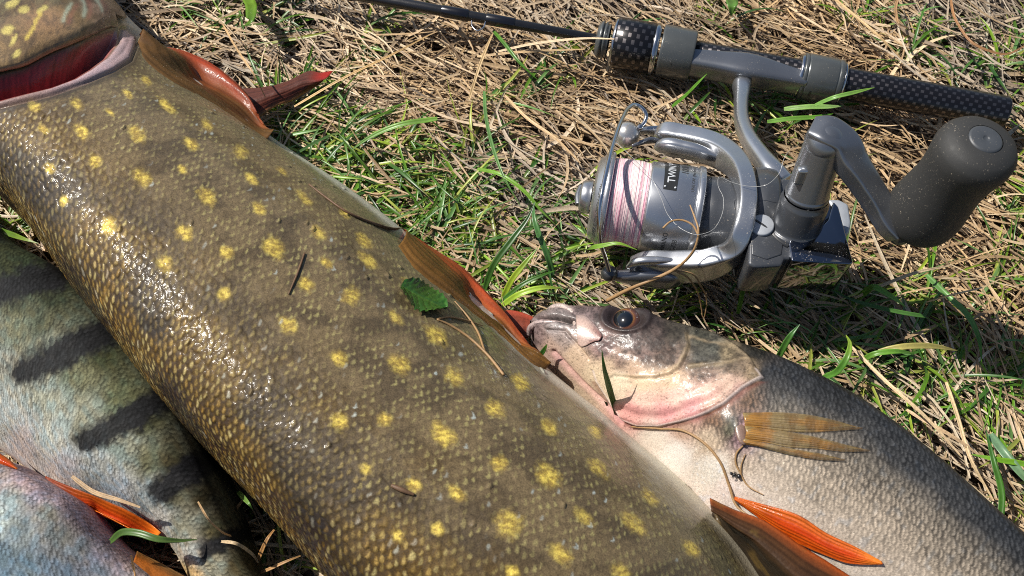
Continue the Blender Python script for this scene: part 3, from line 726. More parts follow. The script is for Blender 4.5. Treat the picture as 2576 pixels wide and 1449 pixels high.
def pb_col(px, py, u, v, s):
    sid, lu, rad, lv = scales(u - .5 * v, v, 2.2, 1.8, seed=43)
    c = np.zeros(px.shape + (3,)) + lin((120, 130, 138)); k = (px > -300) & (py < 1700) & (s < 1)
    c[k] = idw(px[k], py[k], PB_CTRL, 3.5)
    tint = noise(u / 2.6, v / 2.1, 82)
    c = mixc(c, c * np.array([.86, 1.02, 1.10]), sstep(.5, .8, tint) * .7); c = mixc(c, c * np.array([1.08, 1.0, .86]), sstep(.5, .2, tint) * .6)
    c = perch_scales(c, px, py, lu, rad, sid, sstep(.05, .16, s), lv)
    c = c * .80
    return np.concatenate([np.clip(c, 0, .85), (.55 * sstep(.06, .2, s))[..., None]], -1)

perch_low = thing('perch', 'blue grey perch lying belly to belly with the barred one', 'fish', P(100, 1400, 0), 'perch lying beside the pike')
FB = loft(PB_ST, PERCH_PROF, 0.38)
finish_fish('body', FB, pb_disp, pb_col, M_perch2, perch_low)

# ------------------------------------------------------------------ fins, eye, lips
def ray_fin(base, edge, edge2, nr, s, t, along=True):
    """colour across a fin: rays run along s; t goes from the body to the free edge"""
    q = t * nr
    r = np.abs((q % 1.0) - .5) * 2
    c = mixc(np.broadcast_to(lin(base), s.shape + (3,)), lin(edge), sstep(.5, .95, t + .25 * (fbm(s * 5, t * 16, 5) - .5)))
    c = mixc(c, lin(edge2), sstep(.86, 1.0, t) * .8)
    c = mixc(c, c * .34, sstep(.45, .98, r) * .65 * sstep(1.0, .9, t)); c = mixc(c, c * .55, sstep(.5, .75, fbm(s * 8, t * 5, 25)) * .6)
    return c

def fin_wav(nr, amp):
    return lambda s, t: amp * (np.abs(((t * nr) % 1.0) - .5) * -2 + .5) * sstep(0, .1, s) * sstep(1, .85, s) + amp * .8 * (fbm(s * 14, t * 6, 8, 2) - .5)

def zrow(pts, z): return [(x, y, z) for x, y in pts]

pec_in = [(346, 106), (367, 145), (417, 189), (467, 219), (533, 255), (583, 286), (633, 322), (672, 350)]
pec_out = [(344, 100), (400, 114), (467, 131), (533, 162), (583, 199), (617, 232), (650, 292), (674, 349)]
pec_mid = [((a[0]+b[0])/2, (a[1]+b[1])/2) for a, b in zip(pec_in, pec_out)]
patch('pectoral_fin', [zrow([(x - 6, y + 6) for x, y in pec_in], ('on', -.8, 22)), zrow(pec_in, ('on', .6, 22)), zrow(pec_mid, ('on', 3.8, 25)), zrow(pec_out, 24), zrow([(x + 1, y) for x, y in pec_out], 20)], 70, 30, M_fin, pike,
      lambda s, t, px, py: ray_fin((120, 84, 42), (190, 78, 44), (220, 84, 60), 9, s, t), FP['bvh'], 0.5, fin_wav(9, .6))
pel_in = [(1005, 616), (1045, 670), (1092, 710), (1135, 740), (1192, 783), (1259, 836), (1309, 883), (1342, 912), (1373, 929)]
pel_out = [(1018, 578), (1059, 605), (1112, 641), (1159, 671), (1209, 721), (1259, 774), (1302, 831), (1343, 882), (1375, 927)]
pel_mid = [((a[0]+b[0])/2, (a[1]+b[1])/2) for a, b in zip(pel_in, pel_out)]
patch('pelvic_fin', [zrow([(x - 6, y + 5) for x, y in pel_in], ('on', -.8, 20)), zrow(pel_in, ('on', .8, 20)), zrow(pel_mid, ('on', 3.2, 23)), zrow(pel_out, 22), zrow([(x + 1, y) for x, y in pel_out], 18)], 80, 30, M_fin, pike,
      lambda s, t, px, py: ray_fin((140, 98, 44), (216, 92, 50), (236, 112, 84), 9, s, t), FP['bvh'], 0.5, fin_wav(9, .6))
far_pec = patch('pectoral_fin', [zrow([(612, 222), (640, 220), (698, 211), (729, 200), (780, 178), (806, 181), (838, 178)], 7), zrow([(620, 262), (660, 250), (700, 236), (735, 222), (770, 212), (800, 206), (818, 200)], 9), zrow([(640, 300), (660, 290), (694, 268), (729, 256), (760, 240), (785, 224), (800, 214)], 5)],
      46, 24, M_fin, pike, lambda s, t, px, py: mixc(ray_fin((108, 62, 50), (128, 66, 48), (198, 150, 96), 9, s, t), lin((176, 44, 34)), sstep(.72, .95, s) * sstep(.75, .3, t)), None, 0.4, fin_wav(9, .5))
patch('pelvic_fin', [zrow([(1255, 778), (1302, 782), (1357, 803)], 9), zrow([(1262, 806), (1300, 810), (1342, 822)], 10), zrow([(1285, 850), (1310, 852), (1328, 850)], 8)],
      26, 18, M_fin, pike, lambda s, t, px, py: mixc(ray_fin((150, 72, 50), (96, 52, 42), (90, 50, 44), 8, s, t), lin((190, 84, 60)), sstep(.3, .0, t)), None, 0.4, fin_wav(8, .3))
anal_top = [(1786, 1252), (1851, 1281), (1918, 1307), (1968, 1338), (2018, 1372), (2084, 1412), (2145, 1452), (2230, 1510)]
anal_bot = [(1790, 1300), (1840, 1350), (1880, 1400), (1905, 1440), (1940, 1490), (1980, 1540), (2020, 1590), (2080, 1660)]
anal_mid = [(a[0]*.5+b[0]*.5, a[1]*.5+b[1]*.5) for a, b in zip(anal_top, anal_bot)]
def anal_col(s, t, px, py):
    c = ray_fin((62, 50, 36), (92, 60, 34), (190, 92, 36), 16, s, t)
    return mixc(c, lin((120, 96, 48)), sstep(.62, .72, fbm(s * 9, t * 5, 15)) * .5)
patch('anal_fin', [zrow(anal_bot, ('on', -.5, 30)), zrow([(x * .75 + a * .25, y * .75 + b * .25) for (x, y), (a, b) in zip(anal_bot, anal_top)], ('on', 1.0, 32)), zrow(anal_mid, 45), zrow(anal_top, 43)], 70, 34, M_fin, pike, anal_col, FP['bvh'], 0.6, fin_wav(12, .5))

# gill cover of the pike, lifted off the gill opening
g0 = [(-90, 222), (-40, 206), (0, 192), (60, 175), (132, 138), (192, 112), (240, 88), (276, 71), (296, 68)]
def lift(pts, z, dx=0, dy=0): return [(x + dx, y + dy, z) for x, y in pts]
g1 = [(-150, 150), (-100, 130), (-50, 112), (10, 92), (80, 66), (150, 44), (214, 30), (270, 34), (309, 52)]
g2 = [(-190, 60), (-140, 30), (-90, 5), (-30, -18), (40, -40), (110, -50), (180, -45), (240, -20), (292, 14)]
g3 = [(-230, -60), (-180, -90), (-130, -110), (-70, -130), (0, -140), (70, -140), (140, -120), (200, -90), (262, -16)]
zz = lambda a, b: [a + (b - a) * k / 8 for k in range(9)]
def lz(pts, zs, dy=0): return [(x, y + dy, z) for (x, y), z in zip(pts, zs)]
def gill_col(s, t, px, py):
    tail = sstep(.5, .8, s)
    c = mixc(np.broadcast_to(lin((92, 82, 58)), s.shape + (3,)), lin((132, 108, 74)), sstep(.36, .12, t + .1 * (fbm(px / 20, py / 20, 3) - .5)))
    c = mixc(c, lin((140, 116, 104)), tail * sstep(.9, .3, t) * .8); c = mixc(c, lin((58, 48, 38)), sstep(.5, .66, fbm(px / 14, py / 14, 44)) * .5)
    c = mixc(c, lin((166, 128, 92)), np.exp(-((s - .42) / .12) ** 2 - ((t - .22) / .12) ** 2) * .7)
    c = mixc(c, lin((70, 62, 52)), sstep(.45, .65, fbm(px / 9, py / 9, 4)) * .45)
    st = noise((px * .75 + py * .66) / 5, (px - py) / 45, 6)
    c = mixc(c, lin((150, 150, 110)), sstep(.6, .8, st) * sstep(.25, .45, t) * (1 - tail) * .5)
    for (x, y, a, b, th) in [(32, 9, 24, 11, -.5), (61, 25, 16, 11, -.2), (20, 75, 19, 13, -.5), (42, 135, 15, 8, -.7), (105, 24, 20, 7, -.5), (35, 100, 6, 18, .5), (-60, 60, 24, 14, -.4), (-100, 110, 22, 14, -.4), (-30, 20, 20, 12, -.3), (10, -30, 20, 12, 0)]:
        e = ((px - x) * math.cos(th) + (py - y) * math.sin(th)) / a; f = (-(px - x) * math.sin(th) + (py - y) * math.cos(th)) / b
        c = mixc(c, lin((208, 192, 108)), .8 * sstep(1.1, .55, np.sqrt(e * e + f * f) + .4 * (noise(px / 7, py / 7, 2) - .5)))
    d = segdist(px, py, [(67, 96), (84, 70), (92, 50), (103, 34)]); c = mixc(c, lin((206, 182, 90)), .85 * sstep(9, 4, d + 4 * noise(px / 6, py / 6, 1)))
    for l in ([(159, 52), (165, 32), (178, 10)], [(209, 40), (214, 26), (212, 8), (206, -6)], [(256, 27), (254, 14), (244, 0)]):
        c = mixc(c, lin((176, 196, 176)), np.exp(-(segdist(px + 5 * (noise(px / 8, py / 8, 3) - .5), py, l) / 4.5) ** 2) * .6)
        c = mixc(c, lin((150, 88, 80)), np.exp(-(segdist(px, py, np.array(l) + (14, 4)) / 6.0) ** 2) * .4)
    c = mixc(c, lin((196, 176, 140)), sstep(.035, .0, t) * .7)
    return c
def gill_wav(s, t):
    return .5 * (fbm(s * 9, t * 6, 12, 3) - .5) + .7 * np.sin(s * 26) * sstep(.6, .8, s) * sstep(.25, .5, t) * .5 - .6 * np.exp(-((t - .30) / .05) ** 2) * sstep(.62, .4, s)
GB = FP['bvh0']
def og(pts, ds, dx=0, dy=0, fb=26): return [(x + dx, y + dy, ('on', d, fb)) for (x, y), d in zip(pts, ds)]
gd = [4.5, 4.5, 4.5, 4.2, 4.0, 3.6, 3.0, 2.2, 1.0]
patch('gill_cover', [og(g0, [d - 3.4 for d in gd], 2, -4), og(g0, [d - 1.2 for d in gd]), og(g0, gd, -3, -6), og(g0, [d + 1.2 for d in gd], -8, -22), og(g1, [7, 7, 7, 7, 6.5, 6, 5, 4, 1.5], fb=30), og(g2, [7, 7, 7, 7, 7, 6.5, 6, 4, 1.0], fb=28), og(g3, [5, 5, 5, 5, 5, 5, 4, 3, .5], fb=24)], 110, 80, M_skin, pike,
      lambda s, t, px, py: np.concatenate([gill_col(s, t, px, py), np.full(s.shape + (1,), .1)], -1), GB, 1.0, gill_wav)

# right perch: eye, lip, cheek plate, fins
def ball(o, r, sq=1.0, n=40, m=24):
    th = np.linspace(0, 2 * np.pi, n, endpoint=False); ph = np.linspace(0, np.pi, m)
    d = np.stack([np.sin(ph)[:, None] * np.cos(th), np.sin(ph)[:, None] * np.sin(th), (np.cos(ph)[:, None] * np.ones(n)) * sq], -1)
    return np.asarray(o) + r * d.reshape(-1, 3), grid_quads(m, n, True)
hit = FC['bvh'].ray_cast(*ray(1576, 799)); eye_o = np.array(hit[0]) + facing(hit) * -4.4
ev, ef = ball(eye_o, 7.0, 1.0, 80, 56)
epx, epy = proj(ev)
pupil = sstep(1.06, .96, np.sqrt(((epx - 1567) / 25) ** 2 + ((epy - 803) / 21) ** 2))
iris = np.sqrt(((epx - 1570) / 31) ** 2 + ((epy - 800) / 27) ** 2)
ec = mixc(np.broadcast_to(lin((58, 42, 40)), epx.shape + (3,)), lin((92, 64, 58)), fbm(epx / 7, epy / 7, 3))
ec = mixc(ec, lin((118, 68, 34)), np.exp(-((iris - .90) / .10) ** 2) * .6); ec = mixc(ec, lin((190, 136, 52)), np.exp(-((iris - .80) / .04) ** 2) * .4)
ec = mixc(ec, lin((10, 13, 18)), pupil); ec = mixc(ec, lin((40, 32, 32)), sstep(1.25, 1.6, iris))
M_eye = vcol('wet_eye', rough=0.12, coat=1.0, coat_rough=0.03)
mesh('eye', ev, ef, None, M_eye, perch_r, ec)
M_lip = vcol('lip_skin', rough=0.38, coat=0.5, speck=0.25, speck_scale=1500, bump=0.05, bscale=1800)
def on_c(x, y, d):
    h = FC['bvh'].ray_cast(*ray(x, y))
    return np.array(h[0]) + facing(h) * d if h[0] is not None else P(x, y, 20)
lip_px = [(1379, 800, 18), (1381, 789, 21), (1396, 779, 24), (1418, 778, 26.5), (1437, 789, 28.5), (1448, 808, 29.5), (1452, 832, 29.5), (1455, 852, 28.5)]
lp = np.array([P(*q) for q in lip_px])
lv_, lf_, lt_ = sweep(lp, [1.2, 1.7, 2.0, 1.9, 1.7, 1.5, 1.3, .8], [1.6, 2.4, 3.0, 3.0, 2.8, 2.4, 2.0, .8], segs=16, n=60)
lx, ly = proj(lv_); lc = mixc(np.broadcast_to(lin((190, 172, 162)), lx.shape + (3,)), lin((104, 94, 94)), sstep(.5, .75, noise(lx / 2.5, ly / 2.5, 4)) * .6)
lc = mixc(lc, lin((92, 80, 82)), sstep(1400, 1376, lx) * .6)
mesh('upper_lip', lv_, lf_, lt_, M_lip, perch_r, lc)
jaw = [(1331, 842, 16), (1334, 826, 19), (1350, 815, 21.5), (1375, 812, 24), (1408, 815, 26), (1434, 826, 27.5), (1448, 848, 28)]
lv_, lf_, lt_ = sweep(np.array([P(*q) for q in jaw]), [1.0, 1.4, 1.5, 1.4, 1.3, 1.2, .8], [1.0, 1.4, 1.6, 1.5, 1.3, 1.2, .9], segs=16, n=60)
lx, ly = proj(lv_); lc = mixc(np.broadcast_to(lin((158, 140, 136)), lx.shape + (3,)), lin((66, 58, 62)), sstep(.5, .7, noise(lx / 2.5, ly / 2.5, 4)) * .7)
mesh('lower_lip', lv_, lf_, lt_, M_lip, perch_r, lc)
ON = lambda d: ('on', d, 24)
def max_col(s, t, px, py):
    c = mixc(np.broadcast_to(lin((176, 150, 138)), s.shape + (3,)), lin((136, 98, 90)), sstep(.35, .9, s)); c = mixc(c, lin((128, 112, 108)), sstep(.25, .0, t) * .8)
    return mixc(c, lin((110, 84, 80)), sstep(.62, .72, noise(px / 2.4, py / 2.4, 14)) * sstep(.2, .7, s) * .7)
patch('cheek_plate', [zrow([(1450, 792), (1470, 794), (1490, 810), (1506, 828), (1515, 842)], ON(.2)), zrow([(1452, 822), (1468, 824), (1484, 832), (1500, 842), (1514, 850)], ON(.9)), zrow([(1454, 846), (1466, 852), (1480, 856), (1496, 858), (1508, 858)], ON(.8)), zrow([(1456, 866), (1464, 872), (1474, 870), (1486, 864), (1500, 859)], ON(.5))], 30, 24, M_lip, perch_r, max_col, FC['bvh'], 1.0)

def pecf(top, bot, tip, lab):
    n = 6
    rows = []
    for k in range(5):
        q = k / 4
        rows.append([(a[0] + (b[0] - a[0]) * q, a[1] + (b[1] - a[1]) * q, ON(.7 + 1.2 * math.sin(math.pi * q))) for a, b in zip(top, bot)])
    def colf(s, t, px, py):
        r = np.abs(((t * 9 + .15 * noise(s * 5, t * 9, 3)) % 1.0) - .5) * 2
        c = mixc(np.broadcast_to(lin((176, 152, 100)), s.shape + (3,)), lin((198, 144, 66)), sstep(.45, .7, fbm(s * 6, t * 2 + 3, 6)))
        c = mixc(c, lin((66, 50, 32)), sstep(.45, .95, r) * .85)
        c = mixc(c, lin((110, 82, 44)), sstep(.5, .7, noise(s * 22, t * 1.2, 9)) * .5)
        a = .26 + .52 * sstep(.35, .9, r) * (1 - .6 * s) - .20 * sstep(.5, 1.0, s) + .35 * sstep(.2, 0, s)
        return np.concatenate([c, np.clip(a, .25, .95)[..., None]], -1)
    return patch('pectoral_fin_lobe', rows, 60, 33, M_finclear, pecroot, colf, FC['bvh'], .25, fin_wav(8, .25))
pv_, pf_ = ball(on_c(1866, 1078, -.6), 1.0, 1.0, 24, 14)
pv_ = (pv_ - on_c(1866, 1078, -.6)) * np.array([2.4, 6.0, .9]) + on_c(1866, 1078, -.6)
ppx, ppy = proj(pv_)
pecroot = mesh('pectoral_fin', pv_, pf_, None, M_lip, perch_r, mixc(np.broadcast_to(lin((120, 96, 84)), ppx.shape + (3,)), lin((96, 74, 66)), sstep(1868, 1880, ppx)))
pecf([(1868, 1040), (1910, 1038), (1963, 1038), (2043, 1046), (2109, 1062), (2166, 1081)], [(1872, 1074), (1910, 1078), (1960, 1085), (2040, 1090), (2105, 1086), (2166, 1083)], 0, 'a')
pecf([(1872, 1070), (1912, 1077), (1965, 1084), (2043, 1098), (2120, 1118), (2184, 1135)], [(1876, 1108), (1920, 1114), (1980, 1126), (2050, 1131), (2120, 1138), (2184, 1138)], 0, 'b')
pecf([(1872, 1098), (1912, 1112), (1965, 1124), (2030, 1136), (2080, 1146), (2124, 1158)], [(1868, 1118), (1900, 1122), (1945, 1134), (1995, 1147), (2060, 1158), (2122, 1161)], 0, 'c')
def orange_col(s, t, px, py):
    c = ray_fin((214, 104, 24), (240, 92, 16), (246, 140, 40), 9, s, t)
    return mixc(mixc(c, lin((226, 56, 20)), np.exp(-((t - .45) / .2) ** 2) * sstep(.1, .4, s) * .6), lin((246, 150, 44)), sstep(.8, 1.0, s) * .7)
patch('pelvic_fin', [zrow([(1851, 1246), (1918, 1265), (2018, 1298), (2078, 1337), (2151, 1372), (2220, 1410)], ON(.8)), zrow([(1853, 1250), (1912, 1276), (1990, 1318), (2072, 1356), (2145, 1388), (2221, 1413)], ON(1.9)), zrow([(1856, 1257), (1904, 1293), (1960, 1338), (2060, 1386), (2134, 1413), (2219, 1417)], ON(1.2))], 70, 28, M_fin, perch_r, orange_col, FC['bvh'], .5, fin_wav(7, .3))
patch('pelvic_fin', [zrow([(120, 1194), (150, 1208), (200, 1228), (267, 1255), (333, 1285), (383, 1315), (409, 1336)], ('on', .8, 26)), zrow([(124, 1200), (160, 1222), (200, 1242), (262, 1272), (325, 1300), (372, 1326), (409, 1339)], ('on', 3.0, 30)), zrow([(128, 1207), (172, 1238), (210, 1262), (253, 1289), (300, 1314), (350, 1338), (408, 1342)], ('on', 1.2, 24))], 60, 24, M_fin, perch_bar,
      lambda s, t, px, py: mixc(orange_col(s, t, px, py), lin((120, 44, 26)), sstep(.55, .1, s) * sstep(.6, .2, t) * .8), FA['bvh'], .5, fin_wav(7, .3))
patch('pelvic_fin', [zrow([(-50, 1100), (0, 1140), (24, 1156), (45, 1177)], 34), zrow([(-50, 1120), (0, 1158), (22, 1168), (44, 1180)], 36), zrow([(-50, 1150), (-10, 1172), (16, 1178), (42, 1182)], 33)], 20, 12, M_fin, perch_low, orange_col, None, .6)
patch('anal_fin', [zrow([(345, 1386), (370, 1398), (410, 1418), (450, 1440), (500, 1470)], 22), zrow([(340, 1400), (370, 1420), (400, 1440), (440, 1466), (490, 1500)], 26), zrow([(330, 1430), (350, 1450), (380, 1480), (420, 1510), (470, 1540)], 30)], 36, 22, M_fin, perch_low,
      lambda s, t, px, py: ray_fin((190, 110, 40), (150, 104, 52), (150, 112, 70), 10, s, 1 - t), None, .5, fin_wav(10, .3))

# ------------------------------------------------------------------ fishing rod
def carbon(name):
    """black glossy tube with the woven light flecks of carbon cloth, laid out on the tube's own u (mm) and v (turn)"""
    m, nt, b, o = new_mat(name); L = nt.links
    uv = nt.nodes.new('ShaderNodeUVMap'); sp = nt.nodes.new('ShaderNodeSeparateXYZ'); L.new(uv.outputs[0], sp.inputs[0])
    def mth(op, a, bb):
        n = nt.nodes.new('ShaderNodeMath'); n.operation = op
        for i, q in enumerate((a, bb)):
            if q is None: continue
            if hasattr(q, 'links'): L.new(q, n.inputs[i])
            else: n.inputs[i].default_value = q
        return n.outputs[0]
    u = mth('MULTIPLY', sp.outputs[0], 1 / 4.2); v = mth('MULTIPLY', sp.outputs[1], 24.0)
    row = mth('FLOOR', v, None); sh = mth('MULTIPLY', mth('MODULO', row, 2.0), 0.5)
    fu = mth('FRACT', mth('ADD', u, sh), None); fv = mth('FRACT', v, None)
    a = mth('LESS_THAN', mth('ABSOLUTE', mth('SUBTRACT', fu, 0.5), None), 0.19)
    c = mth('LESS_THAN', mth('ABSOLUTE', mth('SUBTRACT', fv, 0.5), None), 0.33)
    f = mth('MULTIPLY', a, c)
    mx = nt.nodes.new('ShaderNodeMix'); mx.data_type = 'RGBA'; mx.inputs[6].default_value = (.006, .006, .008, 1); mx.inputs[7].default_value = (.16, .145, .145, 1); L.new(f, b.inputs['Metallic'])
    L.new(f, mx.inputs[0]); L.new(mx.outputs[2], b.inputs['Base Color'])
    r = nt.nodes.new('ShaderNodeMapRange'); r.inputs['To Min'].default_value = .30; r.inputs['To Max'].default_value = .42; L.new(f, r.inputs['Value']); L.new(r.outputs[0], b.inputs['Roughness'])
    b.inputs['Coat Weight'].default_value = .25; b.inputs['Coat Roughness'].default_value = .12; b.inputs['Specular IOR Level'].default_value = .3
    bp = nt.nodes.new('ShaderNodeBump'); bp.inputs['Distance'].default_value = .00008; L.new(f, bp.inputs['Height']); L.new(bp.outputs[0], b.inputs['Normal'])
    return m
M_carbon = carbon('carbon_weave')
M_blank = plain('rod_blank', (.012, .012, .014), .34, coat=.5, bump=.04, bscale=2500)
M_wrap = plain('rod_wrap', (.006, .006, .009), .22, coat=.6, bump=.02, bscale=3000)
M_gun = plain('gunmetal', (.10, .105, .11), .30, metal=.75, bump=.015, bscale=3000)
M_seat = plain('dark_gray_hood', (.085, .092, .092), .33, dust=0.50, metal=.35, coat=.3, bump=.015, bscale=2600)
M_chrome = plain('polished_ring', (.55, .56, .58), .14, metal=1.0, var=.05)
M_blackp = plain('black_plastic', (.02, .021, .023), .38, bump=.02, bscale=2600)
M_rubber = plain('gray_rubber', (.030, .030, .0295), .62, dust=0.55, bump=.05, bscale=3500, spec=.35, var=.10, vscale=900)
M_cap = plain('knob_cap_plastic', (.05, .055, .062), .42, dust=0.50, bump=.02, bscale=2400)
M_silver = plain('silver_paint', (.50, .51, .53), .30, dust=0.39, metal=.9, coat=.3, bump=.006, bscale=6000, var=.05, rvar=.04)
M_silverd = plain('dark_silver_paint', (.21, .22, .24), .33, dust=0.50, metal=.8, coat=.3, bump=.008, bscale=6000, var=.06, rvar=.05)
M_gray = plain('gray_screw', (.36, .38, .41), .4, metal=.3, bump=.02, bscale=3000)
M_body = plain('body_dark_gray', (.058, .062, .07), .34, dust=0.61, metal=.3, coat=.4, bump=.015, bscale=5000)
M_mirror = plain('dark_mirror', (.20, .215, .25), .06, dust=0.66, metal=1.0, var=.04, rvar=.04)
M_wire = plain('steel_wire', (.62, .63, .65), .14, metal=1.0, var=.05)
M_nylon = plain('clear_nylon', (.34, .34, .33), .2, coat=.6, spec=.8)

ra_ = P(1111, 27, 12); rb_ = P(2515, 281, 12); AX = (rb_ - ra_) / np.linalg.norm(rb_ - ra_)
def rod_at(px):
    """distance along the rod axis at which its middle crosses design column px"""
    lo, hi = -200., 400.
    for _ in range(50):
        mid = (lo + hi) / 2
        x, y = proj(ra_ + AX * mid)
        if x < px: lo = mid
        else: hi = mid
    return lo
rod = thing('fishing_rod', 'black carbon fishing rod lying across the dry grass, butt end to the right', 'fishing rod', ra_)
A = rod_at
lathe_obj('blank', [(A(300), .01), (A(300), 2.2), (A(1000), 2.9), (A(1500), 2.3), (A(1500), .01)], ra_, AX, M_blank, rod, 32)
lathe_obj('thread_wrap', [(A(1112), 2.6), (A(1112), 3.15), (A(1180), 3.2), (A(1180), 2.6)], ra_, AX, M_wrap, rod, 32)
lathe_obj('thread_wrap', [(A(1224), 2.6), (A(1224), 3.1), (A(1296), 3.0), (A(1296), 2.4)], ra_, AX, M_wrap, rod, 32)
hk = [ra_ + AX * A(1222) + np.array([0, -2.9, 1.0]), ra_ + AX * A(1216) + np.array([0, -7, 0.5]), ra_ + AX * A(1203) + np.array([0, -9.2, 0]), ra_ + AX * A(1189) + np.array([0, -7, 0]), ra_ + AX * A(1187) + np.array([0, -3.2, 0.5])]
sweep_obj('hook_keeper', hk, .38, mat=M_wire, parent=rod, n=40, segs=10)
c0 = A(1504)
lathe_obj('end_ring', [(c0 - .5, 2.2), (c0 - .5, 7.6), (c0 + 1.3, 9.4), (c0 + 2.2, 9.4), (c0 + 2.2, 8.4), (c0 + 3.0, 8.4), (c0 + 3.0, 9.2), (c0 + 4.2, 9.2), (c0 + 4.2, 8.3), (c0 + 5.6, 8.3)], ra_, AX, M_seat, rod, 64, .25)
lathe_obj('polished_band', [(A(1541), 8.0), (A(1541), 11.6), (A(1541) + 1.4, 12.5), (A(1541) + 1.4, 8)], ra_, AX, M_chrome, rod, 64, .3)
lathe_obj('carbon_sleeve', [(A(1541) + 1.5, 8), (A(1541) + 1.5, 12.7), (A(1641), 12.7), (A(1641), 8)], ra_, AX, M_carbon, rod, 64)
lathe_obj('polished_band', [(A(1641) + .1, 8.0), (A(1641) + .1, 12.9), (A(1641) + 2.2, 12.9), (A(1641) + 2.2, 12.2), (A(1641) + 2.8, 12.2), (A(1641) + 2.8, 8)], ra_, AX, M_chrome, rod, 64, .25)
hood = lathe_obj('reel_hood', [(A(1660), 8.0), (A(1660), 12.6), (A(1664), 12.9), (A(1740), 12.6), (A(1743), 12.2), (A(1743), 8)], ra_, AX, M_seat, rod, 64)
lathe_obj('carbon_pipe', [(A(1743) - 2, 3), (A(1743) - 2, 7.9), (A(2526), 7.9), (A(2529), 7.4), (A(2529), .01)], ra_, AX, M_carbon, rod, 56)
lathe_obj('polished_band', [(A(2004), 7.0), (A(2004), 10.4), (A(2004) + 1.6, 10.9), (A(2004) + 1.6, 7)], ra_, AX, M_chrome, rod, 64, .3)
hood2 = lathe_obj('reel_hood', [(A(2013), 7.0), (A(2013), 11.3), (A(2022), 11.3), (A(2022), 10.9), (A(2025), 11.4), (A(2096), 11.2), (A(2098), 10.7), (A(2101), 11.1), (A(2112), 10.8), (A(2112), 7)], ra_, AX, M_seat, rod, 64, .3)
lathe_obj('polished_band', [(A(2112) + .1, 7.0), (A(2112) + .1, 10.6), (A(2112) + 1.4, 9.6), (A(2112) + 1.4, 7)], ra_, AX, M_chrome, rod, 64, .3)
def slot(px, par, dyy, r):
    c = ra_ + AX * A(px); w = np.cross(AX, (0, 0, 1)); w /= np.linalg.norm(w)   # towards the viewer
    ang = math.radians(dyy); n = w * math.cos(ang) + np.array([0, 0, 1]) * math.sin(ang); t = np.cross(AX, n)
    p = [c + n * r - t * 1.6, c + n * (r + .15), c + n * r + t * 1.6]
    sweep_obj('slot', p, .9, .3, mat=M_blackp, parent=par, up=tuple(n), n=14)
slot(1694, hood, 20, 12.35); slot(2040, hood2, 5, 11.0)

# ------------------------------------------------------------------ spinning reel
reel = thing('fishing_reel', 'silver and grey spinning reel with pink line, lying on its side on the grass', 'fishing reel', P(1900, 560, 0))
O = P(1527, 503, 25); Q = P(1737, 537, 25); RA = (Q - O) / np.linalg.norm(Q - O); RB = np.array([RA[1], -RA[0], 0.]); RZ = np.array([0, 0, 1.])
# spool
spool = lathe_obj('spool', [(-10.5, .01), (-10.5, 2), (-6.5, 2)], O, RA, M_body, reel, 32)
lathe_obj('spool_lip', [(-6.2, 4.0), (-6.4, 15.5), (-5.6, 17.6), (-1.2, 21.0), (.2, 21.2), (.8, 20.6), (1.0, 17)], O, RA, M_silver, spool, 96, .3)
lathe_obj('skirt', [(16.4, 17), (16.4, 19.2), (17.2, 19.8), (36.2, 20.3), (36.4, 19.9), (36.9, 19.9), (37.2, 20.9), (39.4, 20.9), (39.8, 20.3), (39.8, 16)], O, RA, M_silver, spool, 96, .2)
# wound line: a band of fine windings, pink and white
a_ = np.linspace(.9, 16.6, 150); prof = [(a_[0], 15.0)] + [(x, 18.7 + .45 * math.sin(math.pi * (x - .9) / 15.7) + .12 * math.sin(k * 1.9) + .10 * random.uniform(-1, 1)) for k, x in enumerate(a_)] + [(a_[-1], 15.0)]
lv_, lf_, luv = lathe(prof, O, RA, 96)
aa = luv[:, 0] + .35 * (noise(luv[:, 1] * 9, luv[:, 0] * .3, 4) - .5) + .5 * np.sin(luv[:, 1] * 2 * np.pi)
k1 = noise(aa * 3.4, np.zeros_like(aa), 6); k2 = noise(aa * .62, luv[:, 1] * 2, 8)
pc = mixc(np.broadcast_to(lin((236, 222, 218)), k1.shape + (3,)), lin((222, 158, 178)), sstep(.35, .85, k1 * .5 + k2 * .6))
pc = mixc(pc, lin((206, 116, 148)), sstep(.74, .88, k1) * .5)
M_line = vcol('wound_line', rough=.45, spec=.5, coat=.15, speck=.08, speck_scale=2500)
mesh('wound_line', lv_, lf_, None, M_line, spool, pc)
lathe_obj('drag_knob', [(-12.0, .01), (-12.0, 5.4), (-11.4, 6.8), (-7.0, 7.6), (-7.0, 3)], O, RA, M_silver, reel, 40)
sweep_obj('drag_knob_grip', [O - RA * 12.0 + RB * -5.0, O - RA * 12.8, O - RA * 12.0 + RB * 5.0], 1.5, 1.5, mat=M_silverd, parent=reel, n=20)
# rotor: neck, cup and the two arms
rotor = lathe_obj('rotor', [(39.9, 4), (39.9, 17.2), (46, 17.4), (57.5, 18.2), (58.5, 21.5), (60, 24.0), (64, 24.8), (68.5, 24.4), (70, 23.0), (70, 5)], O, RA, M_body, reel, 96)
arm_path = [(1592, 668, 17), (1625, 669, 19), (1700, 672, 22), (1785, 664, 28), (1838, 634, 36), (1868, 574, 47), (1879, 516, 50), (1874, 458, 48), (1846, 408, 41), (1790, 374, 33), (1722, 357, 28), (1668, 349, 25), (1655, 349, 24)]
arm_half = [2.0, 3.6, 4.3, 4.4, 4.3, 3.9, 3.6, 3.7, 4.1, 4.3, 4.2, 3.8, 2.4]
sweep_obj('rotor_arm', [P(*q) for q in arm_path], arm_half, [5, 7.5, 8, 7.5, 6, 4.4, 3.6, 4.4, 6, 7.5, 8, 7.5, 5], mat=M_silver, parent=rotor, n=130, segs=48, expo=6.5)
